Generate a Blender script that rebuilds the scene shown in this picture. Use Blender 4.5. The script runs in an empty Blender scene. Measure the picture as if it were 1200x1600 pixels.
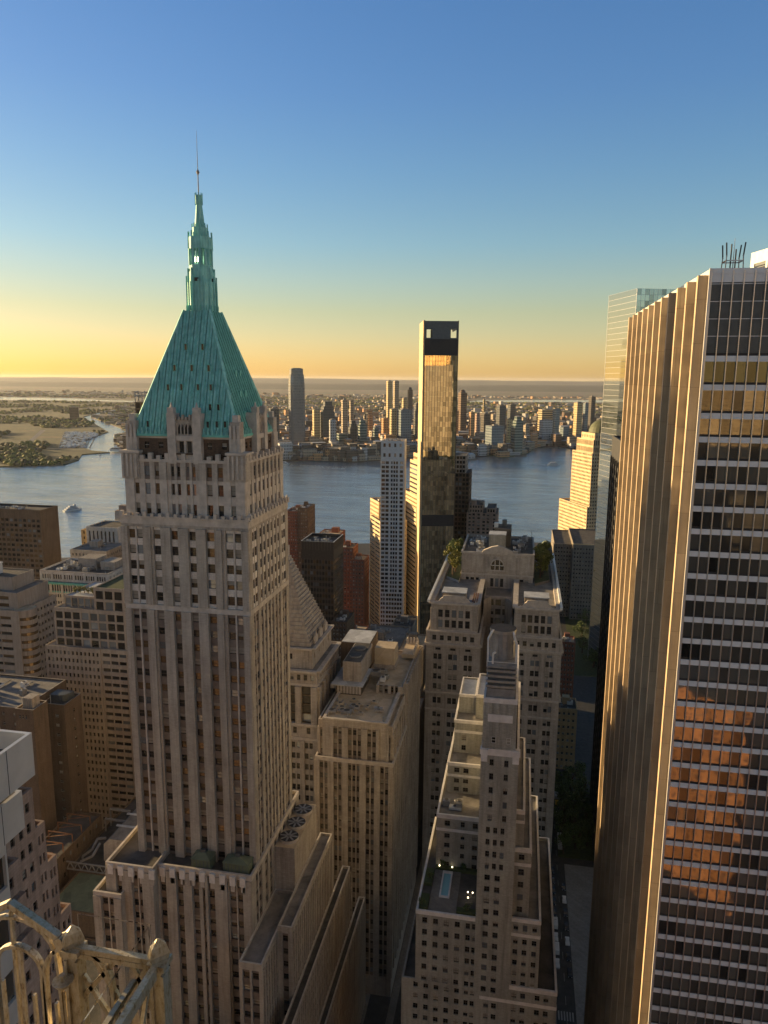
import bpy, math, random
from math import radians, sin, cos, pi, hypot, atan2
from mathutils import Vector, Matrix
random.seed(7)
S = bpy.context.scene
COL = S.collection

# ---------------------------------------------------------------- camera
EYE = 225.0
cam = bpy.data.cameras.new('camera')
cam.sensor_fit = 'VERTICAL'; cam.sensor_height = 36.0; cam.sensor_width = 27.0; cam.lens = 26.0
cam.clip_start = 0.1; cam.clip_end = 90000
co = bpy.data.objects.new('camera', cam); COL.objects.link(co); S.camera = co
psi, th, ph = radians(10.6), radians(10.2), radians(0.42)
F = Vector((-sin(psi)*cos(th), cos(psi)*cos(th), -sin(th)))
R0 = Vector((cos(psi), sin(psi), 0)); U0 = R0.cross(F)
Rv = R0*cos(ph)+U0*sin(ph); Uv = U0*cos(ph)-R0*sin(ph)
co.rotation_euler = Matrix(((Rv.x, Uv.x, -F.x), (Rv.y, Uv.y, -F.y), (Rv.z, Uv.z, -F.z))).to_euler(); co.location = (0, 0, EYE)

# ---------------------------------------------------------------- sky and sun
SUN_AZ, SUN_EL = 76.0, 6.0          # degrees left of the street axis (+Y), degrees up
w = bpy.data.worlds.new("World"); S.world = w; w.use_nodes = True
nt = w.node_tree; bg = nt.nodes['Background']
sky = nt.nodes.new('ShaderNodeTexSky'); sky.sky_type = 'NISHITA'; sky.sun_disc = False
sky.sun_elevation = radians(SUN_EL); sky.sun_rotation = radians(-SUN_AZ)
sky.altitude = 200; sky.air_density = 1.0; sky.dust_density = 0.8; sky.ozone_density = 2.0
ga = nt.nodes.new('ShaderNodeGamma'); hs = nt.nodes.new('ShaderNodeHueSaturation')
nt.links.new(sky.outputs[0], ga.inputs[0]); ga.inputs[1].default_value = 0.7
nt.links.new(ga.outputs[0], hs.inputs['Color']); hs.inputs['Saturation'].default_value = 1.3
# colour of the evening air by height above the horizon
wc = nt.nodes.new('ShaderNodeTexCoord'); sx = nt.nodes.new('ShaderNodeSeparateXYZ'); nt.links.new(wc.outputs['Generated'], sx.inputs[0])
cr_ = nt.nodes.new('ShaderNodeValToRGB'); el = cr_.color_ramp.elements
stops_ = [(0.0, (1.6, 1.32, 1.35)), (.04, (1.45, 1.17, 1.0)), (.085, (1.3, 1.1, .86)), (.167, (1.02, 1.1, 1.15)), (.25, (.88, 1.02, 1.22)), (.33, (.77, .93, 1.26)), (.43, (.70, .88, 1.25)), (.62, (.44, .46, .50)), (1, (.34, .34, .36))]
while len(el) < len(stops_): el.new(.5)
for e_, (p_, c_) in zip(el, stops_): e_.position = p_; e_.color = (c_[0], c_[1], c_[2], 1)
nt.links.new(sx.outputs[2], cr_.inputs[0])
mx_ = nt.nodes.new('ShaderNodeMix'); mx_.data_type = 'RGBA'; mx_.blend_type = 'MULTIPLY'; mx_.inputs[0].default_value = 1
nt.links.new(hs.outputs[0], mx_.inputs[6]); nt.links.new(cr_.outputs[0], mx_.inputs[7])
nt.links.new(mx_.outputs[2], bg.inputs[0]); bg.inputs[1].default_value = 0.10
sd = bpy.data.lights.new('sun', 'SUN'); sd.energy = 5.0; sd.angle = radians(0.6); sd.color = (1.0, 0.70, 0.34)
so = bpy.data.objects.new('sun', sd); COL.objects.link(so)
sv = Vector((-sin(radians(SUN_AZ))*cos(radians(SUN_EL)), cos(radians(SUN_AZ))*cos(radians(SUN_EL)), sin(radians(SUN_EL))))
so.rotation_euler = sv.to_track_quat('Z', 'Y').to_euler()
so.location = (-500, 300, 400)
S.view_settings.view_transform = 'Standard'; S.view_settings.look = 'None'
S.view_settings.exposure = 1.4; S.view_settings.gamma = 1.0
S.cycles.max_bounces = 6; S.cycles.diffuse_bounces = 3; S.cycles.glossy_bounces = 4
S.cycles.transparent_max_bounces = 8; S.cycles.volume_bounces = 1
S.cycles.caustics_reflective = True; S.cycles.blur_glossy = 2.0; S.cycles.caustics_refractive = False
S.cycles.sample_clamp_indirect = 3.0
S.cycles.use_denoising = True

# ---------------------------------------------------------------- materials
def N(nt, t, **kw):
    n = nt.nodes.new(t)
    for k, v in kw.items():
        if hasattr(n, k): setattr(n, k, v)
        else: n.inputs[k].default_value = v
    return n
def newmat(name):
    m = bpy.data.materials.new(name); m.use_nodes = True
    return m, m.node_tree, m.node_tree.nodes['Principled BSDF']
def c4(c): return (c[0], c[1], c[2], 1)
def mixc(nt, fac, a, b, mode='MIX'):
    n = nt.nodes.new('ShaderNodeMix'); n.data_type = 'RGBA'; n.blend_type = mode
    for i, v in ((0, fac), (6, a), (7, b)):
        if isinstance(v, (int, float)): n.inputs[i].default_value = v
        elif isinstance(v, tuple): n.inputs[i].default_value = c4(v)
        else: nt.links.new(v, n.inputs[i])
    return n.outputs[2]
def ramp(nt, src, stops):
    r = nt.nodes.new('ShaderNodeValToRGB')
    while len(r.color_ramp.elements) < len(stops): r.color_ramp.elements.new(0.5)
    for e, (p, c) in zip(r.color_ramp.elements, stops):
        e.position = p; e.color = c4(c) if isinstance(c, tuple) else (c, c, c, 1)
    nt.links.new(src, r.inputs[0]); return r.outputs[0]
def noise(nt, vec, scale, detail=4, rough=.6):
    n = N(nt, 'ShaderNodeTexNoise'); n.inputs['Scale'].default_value = scale
    n.inputs['Detail'].default_value = detail; n.inputs['Roughness'].default_value = rough
    nt.links.new(vec, n.inputs['Vector']); return n.outputs['Fac']
def scaled(nt, vec, s):
    m = N(nt, 'ShaderNodeMapping'); m.inputs['Scale'].default_value = s
    nt.links.new(vec, m.inputs['Vector']); return m.outputs[0]
def objc(nt): return N(nt, 'ShaderNodeTexCoord').outputs['Object']
def wallvec(nt):
    tc = objc(nt); s = N(nt, 'ShaderNodeSeparateXYZ'); nt.links.new(tc, s.inputs[0])
    a = N(nt, 'ShaderNodeMath', operation='ADD'); nt.links.new(s.outputs[0], a.inputs[0]); nt.links.new(s.outputs[1], a.inputs[1])
    c = N(nt, 'ShaderNodeCombineXYZ'); nt.links.new(a.outputs[0], c.inputs[0]); nt.links.new(s.outputs[2], c.inputs[1])
    return tc, c.outputs[0]
def masonry(name, col, bw=1.2, bh=.6, var=.25, mort=.75, stain=.5, rough=.85):
    m, nt, p = newmat(name)
    tc, wv = wallvec(nt)
    br = N(nt, 'ShaderNodeTexBrick'); nt.links.new(wv, br.inputs['Vector'])
    br.inputs['Color1'].default_value = (1-var, 1-var, 1-var, 1); br.inputs['Color2'].default_value = (1+var*.4,)*3+(1,)
    br.inputs['Mortar'].default_value = (mort, mort, mort, 1); br.inputs['Scale'].default_value = 1
    br.inputs['Brick Width'].default_value = bw; br.inputs['Row Height'].default_value = bh
    br.inputs['Mortar Size'].default_value = .03 if bh > .3 else .012
    n1 = noise(nt, tc, .12, 5); n2 = noise(nt, scaled(nt, tc, (.9, .9, .06)), 1.0, 5, .7)
    base = mixc(nt, 1.0, br.outputs['Color'], col, 'MULTIPLY')
    dirt = ramp(nt, n2, [(.28, 1-stain*1.35), (.45, 1-stain*.35), (.62, 1.08)])
    base = mixc(nt, 1.0, base, dirt, 'MULTIPLY')
    base = mixc(nt, 1.0, base, ramp(nt, n1, [(.3, (.82, .8, .78)), (.7, (1.1, 1.1, 1.08))]), 'MULTIPLY')
    nt.links.new(base, p.inputs['Base Color']); p.inputs['Roughness'].default_value = rough
    p.inputs['Specular IOR Level'].default_value = .25
    bm = N(nt, 'ShaderNodeBump'); bm.inputs['Strength'].default_value = .5; bm.inputs['Distance'].default_value = .04; nt.links.new(br.outputs['Fac'], bm.inputs['Height']); bm.invert = True; nt.links.new(bm.outputs[0], p.inputs['Normal'])
    return m
def plain(name, col, rough=.6, metal=0, var=.2, scale=.6, spec=.4):
    m, nt, p = newmat(name); tc = objc(nt)
    n1 = noise(nt, tc, scale, 6)
    c = mixc(nt, 1.0, ramp(nt, n1, [(.3, 1-var), (.7, 1+var*.5)]), col, 'MULTIPLY')
    nt.links.new(c, p.inputs['Base Color']); p.inputs['Roughness'].default_value = rough
    p.inputs['Metallic'].default_value = metal; p.inputs['Specular IOR Level'].default_value = spec
    return m
def glass(name, col, metal=.0, rough=.04, spec=.9, wav=.0, wscale=.5, rnd=.45):
    m, nt, p = newmat(name); tc, wv = wallvec(nt)
    p.inputs['Metallic'].default_value = metal; p.inputs['Roughness'].default_value = rough
    p.inputs['Specular IOR Level'].default_value = spec
    ge = N(nt, 'ShaderNodeNewGeometry'); rr = ramp(nt, ge.outputs['Random Per Island'], [(0, .6), (.5, 1.0), (1, 1.5)])
    oi = N(nt, 'ShaderNodeObjectInfo'); ro = ramp(nt, oi.outputs['Random'], [(0, 1-rnd), (.5, 1.0), (1, 1+rnd)])
    c = mixc(nt, 1.0, mixc(nt, 1.0, rr, ro, 'MULTIPLY'), col, 'MULTIPLY')
    nt.links.new(c, p.inputs['Base Color'])
    if wav:
        b = N(nt, 'ShaderNodeBump'); b.inputs['Strength'].default_value = wav; b.inputs['Distance'].default_value = .3
        nt.links.new(noise(nt, tc, wscale, 1), b.inputs['Height']); nt.links.new(b.outputs[0], p.inputs['Normal'])
    return m
def gridwall(name, wall, glas, bay=3.2, fh=3.6, duty=(.55, .5), metal=.0, rough=.25, horiz=False):
    """distant towers: window grid far below a pixel-pair in size"""
    m, nt, p = newmat(name); tc, wv = wallvec(nt)
    s = N(nt, 'ShaderNodeSeparateXYZ'); nt.links.new(wv, s.inputs[0])
    def cell(out, size, d):
        a = N(nt, 'ShaderNodeMath', operation='DIVIDE'); nt.links.new(out, a.inputs[0]); a.inputs[1].default_value = size
        f = N(nt, 'ShaderNodeMath', operation='FRACT'); nt.links.new(a.outputs[0], f.inputs[0])
        l = N(nt, 'ShaderNodeMath', operation='LESS_THAN'); nt.links.new(f.outputs[0], l.inputs[0]); l.inputs[1].default_value = d
        return l.outputs[0]
    mx = cell(s.outputs[0], bay, 1.0 if horiz else duty[0]); mz = cell(s.outputs[1], fh, duty[1])
    mul = N(nt, 'ShaderNodeMath', operation='MULTIPLY'); nt.links.new(mx, mul.inputs[0]); nt.links.new(mz, mul.inputs[1])
    v = noise(nt, scaled(nt, wv, (1/bay, 1/fh, 1)), 1.3, 2)
    g = mixc(nt, 1.0, ramp(nt, v, [(.3, .5), (.7, 1.7)]), glas, 'MULTIPLY')
    wl = mixc(nt, 1.0, ramp(nt, noise(nt, tc, .05, 4), [(.3, .82), (.7, 1.1)]), wall, 'MULTIPLY')
    nt.links.new(mixc(nt, mul.outputs[0], wl, g), p.inputs['Base Color'])
    rr = N(nt, 'ShaderNodeMapRange'); nt.links.new(mul.outputs[0], rr.inputs[0]); rr.inputs[3].default_value = .8; rr.inputs[4].default_value = rough
    nt.links.new(rr.outputs[0], p.inputs['Roughness'])
    mm = N(nt, 'ShaderNodeMath', operation='MULTIPLY'); nt.links.new(mul.outputs[0], mm.inputs[0]); mm.inputs[1].default_value = metal
    nt.links.new(mm.outputs[0], p.inputs['Metallic'])
    return m
def roofmat(name, col, col2, scale=.25):
    m, nt, p = newmat(name); tc = objc(nt)
    a = ramp(nt, noise(nt, tc, scale, 8, .7), [(.38, col), (.62, col2)])
    vo = N(nt, 'ShaderNodeTexVoronoi'); vo.inputs['Scale'].default_value = .22; nt.links.new(tc, vo.inputs['Vector'])
    c = mixc(nt, .35, a, mixc(nt, 1.0, ramp(nt, vo.outputs['Color'], [(0, .2), (1, 1.2)]), col2, 'MULTIPLY'))
    nt.links.new(c, p.inputs['Base Color']); p.inputs['Roughness'].default_value = .9
    return m
M = {}
M['stone40'] = masonry('pale_buff_brick', (.44, .40, .35), .8, .3, .12, .85, .3)
M['spandrel40'] = plain('grey_terracotta_spandrel', (.2, .165, .14), .8, var=.3)
M['white_span'] = masonry('pale_terracotta', (.72, .68, .63), .9, .45, .08, .7, .12)
M['trim40'] = plain('weathered_limestone_trim', (.52, .47, .41), .85, var=.3, scale=.5)
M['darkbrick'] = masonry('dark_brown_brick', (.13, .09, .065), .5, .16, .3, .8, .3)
M['limestone'] = masonry('warm_limestone', (.42, .375, .33), 1.4, .65, .12, .72, .32)
M['limetrim'] = plain('limestone_cornice', (.47, .42, .37), .85, var=.25)
M['pinkstone'] = masonry('pinkish_stone', (.40, .30, .25), 1.1, .5, .12, .75, .3)
M['decobrick'] = masonry('buff_grey_brick', (.35, .345, .31), .6, .22, .14, .85, .3)
M['whiteband'] = plain('white_terracotta_band', (.68, .65, .62), .7, var=.2)
M['redbrick'] = masonry('red_brick', (.26, .115, .08), .5, .2, .25, .8, .25)
M['orangebrick'] = masonry('orange_brick', (.55, .25, .10), .5, .2, .2, .8, .2)
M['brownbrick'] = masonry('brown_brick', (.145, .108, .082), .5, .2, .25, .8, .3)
M['greystone'] = masonry('grey_granite', (.25, .22, .19), 1.2, .6, .12, .75, .35)
M['tanstone'] = masonry('tan_stone', (.5, .37, .22), 1.5, .8, .1, .8, .2)
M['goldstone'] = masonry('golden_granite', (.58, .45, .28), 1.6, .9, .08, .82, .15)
M['officebeige'] = masonry('beige_precast', (.35, .305, .265), 1.5, 3.6, .06, .8, .2)
M['darkpanel'] = plain('dark_brown_panel', (.06, .045, .035), .5, var=.3)
M['charcoal'] = plain('charcoal_panel', (.03, .03, .032), .65, var=.3)
M['steel'] = plain('brushed_steel', (.55, .55, .55), .38, .85, .12)
M['steelpanel'] = plain('satin_aluminium_panel', (.62, .60, .57), .45, .35, .12, .25)
M['louvre'] = plain('slate_louvre', (.10, .115, .125), .5, .3, .2)
M['whitepaint'] = plain('white_painted_metal', (.62, .62, .6), .5, var=.15)
M['greymetal'] = plain('grey_galvanised_metal', (.3, .3, .3), .5, .4, .3)
M['ductmetal'] = plain('dull_duct_metal', (.38, .37, .35), .5, .5, .3)
M['rust'] = plain('rusty_metal', (.25, .12, .06), .8, .2, .4)
M['woodtank'] = masonry('weathered_tank_wood', (.2, .13, .08), .25, 6, .3, .6, .4)
M['mull'] = plain('bronze_mullion', (.12, .10, .08), .4, .6)
M['white'] = plain('white_frame', (.6, .6, .58), .5)
M['roofdark'] = roofmat('tar_roof', (.045, .042, .04), (.11, .10, .09))
M['roofgrey'] = roofmat('grey_gravel_roof', (.13, .12, .11), (.26, .24, .22))
M['rooftan'] = roofmat('tan_gravel_roof', (.40, .31, .2), (.58, .47, .33))
M['roofgreen'] = roofmat('green_felt_roof', (.09, .12, .08), (.15, .18, .12))
M['roofwhite'] = roofmat('pale_membrane_roof', (.35, .37, .4), (.55, .57, .6))
M['darkpane'] = glass('dark_window_glass', (.025, .024, .023), 0, .06, .6)
M['bluepane'] = glass('sky_reflecting_glass', (.25, .28, .31), .55, .08, .8)
M['amberpane'] = glass('bronze_reflection_glass', (.15, .10, .055), .45, .1, .8, .3, .6)  # bronze tint, also standing in for amber reflections in single panes
M['blind'] = plain('pale_window_blind', (.3, .28, .24), .8)
M['mirror'] = glass('coated_curtain_glass', (.70, .56, .36), .92, .02, .5, .06, .12, rnd=.15)
M['pier'] = masonry('bronze_toned_cladding', (.47, .36, .24), 30, 7.0, .10, .55, .12, .6)
M['bandpanel'] = plain('pale_spandrel_panel', (.80, .80, .80), .5, 0, .1, .4)
M['whitestone'] = masonry('white_glazed_stone', (.66, .64, .60), 1.2, .6, .1, .75, .25)
M['patina'] = plain('dull_bronze_green_patina', (.10, .11, .06), .7, 0, .3, .3)
M['mirrorteal'] = glass('pale_mirror_glass', (.36, .40, .41), .9, .02, .5, rnd=.05)
M['smoke'] = glass('smoked_office_glass', (.16, .15, .13), .55, .04, .8, .12, .3)
M['sideglass'] = glass('side_office_glass', (.10, .09, .07), .22, .06, .5)
M['smoke2'] = glass('smoked_green_glass', (.07, .085, .055), .3, .06, .6)
M['copper'] = None
m, nt, p = newmat('verdigris_copper'); tc, wv = wallvec(nt)
cc = ramp(nt, noise(nt, scaled(nt, tc, (1.6, 1.6, .12)), 1.0, 6, .7), [(.28, (.08, .25, .23)), (.44, (.20, .52, .48)), (.72, (.38, .74, .69))])
cc = mixc(nt, 1.0, cc, ramp(nt, noise(nt, tc, .3, 5), [(.3, .75), (.7, 1.12)]), 'MULTIPLY')
nt.links.new(cc, p.inputs['Base Color']); p.inputs['Roughness'].default_value = .7; M['copper'] = m
M['copperseam'] = plain('copper_standing_seam', (.075, .25, .22), .75, var=.3)
M['coppertrim'] = plain('pale_verdigris_trim', (.16, .5, .43), .7, var=.25)
M['aged'] = None
m, nt, p = newmat('weathered_aluminium'); tc = objc(nt)
n_ = noise(nt, scaled(nt, tc, (6, 6, 2.5)), 3.0, 8, .72)
nt.links.new(ramp(nt, n_, [(.32, (.22, .14, .07)), (.44, (.5, .42, .29)), (.7, (.68, .63, .54))]), p.inputs['Base Color'])
nt.links.new(ramp(nt, n_, [(.3, .7), (.7, .38)]), p.inputs['Roughness']); p.inputs['Metallic'].default_value = .7
bb = N(nt, 'ShaderNodeBump'); bb.inputs['Strength'].default_value = .1; bb.inputs['Distance'].default_value = .01
nt.links.new(noise(nt, tc, 60, 6), bb.inputs['Height']); nt.links.new(bb.outputs[0], p.inputs['Normal']); M['aged'] = m
m, nt, p = newmat('clear_safety_glass'); p.inputs['Transmission Weight'].default_value = 1; p.inputs['Roughness'].default_value = 0
p.inputs['IOR'].default_value = 1.03; p.inputs['Base Color'].default_value = (.97, .99, .98, 1); M['clear'] = m
m, nt, p = newmat('asphalt'); tc = objc(nt)
nt.links.new(ramp(nt, noise(nt, tc, .4, 8), [(.3, (.03, .03, .03)), (.7, (.065, .063, .06))]), p.inputs['Base Color']); p.inputs['Roughness'].default_value = .85; M['asphalt'] = m
M['pave'] = masonry('concrete_paving', (.22, .2, .18), 1.5, 1.5, .12, .7, .2)
M['plazastone'] = masonry('terrazzo_plaza', (.3, .28, .26), 2, 2, .12, .7, .2)
M['paint'] = plain('road_paint', (.3, .3, .29), .7)
M['foam'] = plain('foam', (.75, .75, .75), .6, var=.3)
M['carpaint'] = plain('dark_car_paint', (.04, .045, .055), .2, .3)
M['carwhite'] = plain('white_car_paint', (.6, .6, .6), .3)
M['taxi'] = plain('yellow_car_paint', (.6, .35, .02), .3)
M['tyre'] = plain('black_rubber', (.02, .02, .02), .8)
def leafmat(name, a, b):
    m, nt, p = newmat(name); ge = N(nt, 'ShaderNodeNewGeometry')
    nt.links.new(ramp(nt, ge.outputs['Random Per Island'], [(0, a), (1, b)]), p.inputs['Base Color']); p.inputs['Roughness'].default_value = .7
    p.inputs['Subsurface Weight'].default_value = 0
    return m
M['leaf'] = leafmat('green_foliage', (.03, .06, .012), (.11, .15, .03))
M['leafwarm'] = leafmat('yellow_green_foliage', (.07, .09, .015), (.22, .2, .03))
M['leafbrown'] = leafmat('autumn_brown_foliage', (.05, .045, .015), (.14, .11, .04))
M['bark'] = plain('bark', (.09, .06, .04), .9)
M['lawn'] = plain('roof_lawn', (.06, .08, .03), .95, var=.4)
m, nt, p = newmat('pool_water'); p.inputs['Base Color'].default_value = (.25, .5, .55, 1); p.inputs['Roughness'].default_value = .05; M['pool'] = m
m, nt, p = newmat('lit_lamp'); p.inputs['Emission Color'].default_value = (1, .8, .5, 1); p.inputs['Emission Strength'].default_value = 3; M['lamp'] = m

# ---------------------------------------------------------------- mesh helpers
class MB:
    def __init__(s): s.v = []; s.f = []; s.m = []; s.mats = []
    def slot(s, name):
        if name not in s.mats: s.mats.append(name)
        return s.mats.index(name)
    def poly(s, pts, mat):
        n = len(s.v); s.v.extend([tuple(q) for q in pts]); s.f.append(tuple(range(n, n+len(pts)))); s.m.append(s.slot(mat))
    def box(s, x0, x1, y0, y1, z0, z1, mat, bottom=True):
        n = len(s.v); k = s.slot(mat)
        s.v.extend([(x0,y0,z0),(x1,y0,z0),(x1,y1,z0),(x0,y1,z0),(x0,y0,z1),(x1,y0,z1),(x1,y1,z1),(x0,y1,z1)])
        fs = [(4,5,6,7),(0,1,5,4),(1,2,6,5),(2,3,7,6),(3,0,4,7)]+([(3,2,1,0)] if bottom else [])
        for q in fs: s.f.append(tuple(n+i for i in q)); s.m.append(k)
        return s
    def prism(s, pts, z0, z1, mat, pts2=None, top=True, cap=None):
        pts2 = pts2 or pts; n = len(pts); b = len(s.v); k = s.slot(mat)
        s.v.extend([(p[0], p[1], z0) for p in pts]+[(p[0], p[1], z1) for p in pts2])
        for i in range(n):
            j = (i+1) % n; s.f.append((b+i, b+j, b+n+j, b+n+i)); s.m.append(k)
        if top: s.f.append(tuple(b+n+i for i in range(n))); s.m.append(s.slot(cap or mat))
        return s
    def cyl(s, cx, cy, z0, z1, r, mat, r2=None, n=12, cap=None):
        r2 = r if r2 is None else r2
        a = [(cx+r*cos(2*pi*i/n), cy+r*sin(2*pi*i/n)) for i in range(n)]
        b = [(cx+r2*cos(2*pi*i/n), cy+r2*sin(2*pi*i/n)) for i in range(n)]
        return s.prism(a, z0, z1, mat, b, True, cap)
    def bar(s, a, b, w, h, mat, up=(0, 0, 1)):
        a = Vector(a); b = Vector(b); d = (b-a).normalized(); u = Vector(up)
        if abs(d.dot(u)) > .98: u = Vector((0, 1, 0))
        r = d.cross(u).normalized(); u = r.cross(d).normalized()
        n = len(s.v); k = s.slot(mat)
        for c in (a, b):
            for (i, j) in ((-1,-1),(1,-1),(1,1),(-1,1)): s.v.append(tuple(c+r*(i*w/2)+u*(j*h/2)))
        for q in ((0,1,5,4),(1,2,6,5),(2,3,7,6),(3,0,4,7),(3,2,1,0),(4,5,6,7)): s.f.append(tuple(n+i for i in q)); s.m.append(k)
        return s
    def mesh(s, name, off=(0,0,0)):
        me = bpy.data.meshes.new(name)
        me.from_pydata([(p[0]-off[0], p[1]-off[1], p[2]-off[2]) for p in s.v], [], s.f)
        for m in s.mats: me.materials.append(M[m])
        me.polygons.foreach_set('material_index', s.m); me.update(); return me
    def obj(s, name, parent=None, off=(0,0,0), loc=(0,0,0)):
        o = bpy.data.objects.new(name, s.mesh(name, off)); COL.objects.link(o); o.parent = parent; o.location = loc
        return o
def tag(o, label=None, cat=None, group=None, kind=None):
    if label: o['label'] = label
    if cat: o['category'] = cat
    if group: o['group'] = group
    if kind: o['kind'] = kind
    return o
def empty(name, loc, rot=0):
    o = bpy.data.objects.new(name, None); COL.objects.link(o); o.location = loc; o.rotation_euler = (0, 0, rot); return o
def copy_tree(o, parent=None):
    c = o.copy(); COL.objects.link(c); c.parent = parent
    for ch in list(o.children): copy_tree(ch, c)
    return c

# ---------------------------------------------------------------- facades
def toks(spec):
    out = []
    for t in spec.split():
        out.append((t[0], float(t[1:])))
    return out
def cols(spec, W):
    """'p2 w1 p2' scaled to W, or 'unit | tail' repeated to fill W"""
    if '|' in spec:
        un, tail = spec.split('|'); un = toks(un); tail = toks(tail)
        uw = sum(a for _, a in un); tw = sum(a for _, a in tail)
        n = max(1, round((W-tw)/uw)); t = un*n+tail
    else: t = toks(spec)
    k = W/sum(a for _, a in t); return [(c, a*k) for c, a in t]
def rows(H, fh=3.7, wh=2.0, sill=.9, top=(), bot=()):
    hb = sum(a for _, a in bot)+sum(a for _, a in top)
    n = max(1, round((H-hb)/fh)); k = max(.5, (H-hb))/(n*fh)
    mid = [('s', sill*k), ('w', wh*k), ('s', (fh-sill-wh)*k)]*n
    return list(bot)+mid+list(top)
PANES = {}
def pane_mesh(w, h, kind, var):
    key = (round(w, 2), round(h, 2), kind, var)
    if key in PANES: return PANES[key]
    b = MB(); pane_geo(b, (-w/2, 0, 0), (1, 0), w, h, kind, var, True)
    me = b.mesh('window'); PANES[key] = me; return me
GL = {'dark': ['darkpane']*6+['bluepane'], 'amber': ['darkpane']*3+['amberpane']*2+['bluepane'], 'mirror': ['mirror'],
      'teal': ['mirrorteal'], 'smoke': ['smoke']*4+['darkpane'], 'smoke2': ['smoke2'], 'side': ['sideglass'], 'blue': ['bluepane']}
def pane_geo(b, o, u, w, h, kind, var, frame):
    """o = lower-left corner, u = direction; var picks glass and blind"""
    style, gl, fr = kind
    n = (u[1], -u[0])
    def P(a, z, d=0): return (o[0]+u[0]*a+n[0]*d, o[1]+u[1]*a+n[1]*d, o[2]+z)
    g = GL[gl][var % len(GL[gl])]
    hb = 0
    if style in ('sash', 'pair') and var % 5 == 3: hb = h*.5
    if style in ('sash', 'pair') and var % 11 == 7: hb = h*.9
    if hb: b.poly([P(0, h-hb, .0), P(w, h-hb, .0), P(w, h, .0), P(0, h, .0)], 'blind')
    b.poly([P(0, 0), P(w, 0), P(w, h-hb), P(0, h-hb)], g)
    if style == 'none': return
    t = .07
    def bar(a0, a1, z0, z1, d=.05):
        b.poly([P(a0, z0, d), P(a1, z0, d), P(a1, z1, d), P(a0, z1, d)], fr)
        b.poly([P(a0, z1, d), P(a1, z1, d), P(a1, z1, 0), P(a0, z1, 0)], fr)
        b.poly([P(a0, z0, 0), P(a1, z0, 0), P(a1, z0, d), P(a0, z0, d)], fr)
    if style in ('sash', 'pair'): bar(0, w, h*.5-t/2, h*.5+t/2, .06)
    if style == 'pair': bar(w/2-t/2, w/2+t/2, 0, h, .07)
    if frame:
        bar(0, w, 0, t); bar(0, w, h-t, h); bar(0, t, t, h-t, .055); bar(w-t, w, t, h-t, .055)

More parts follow.
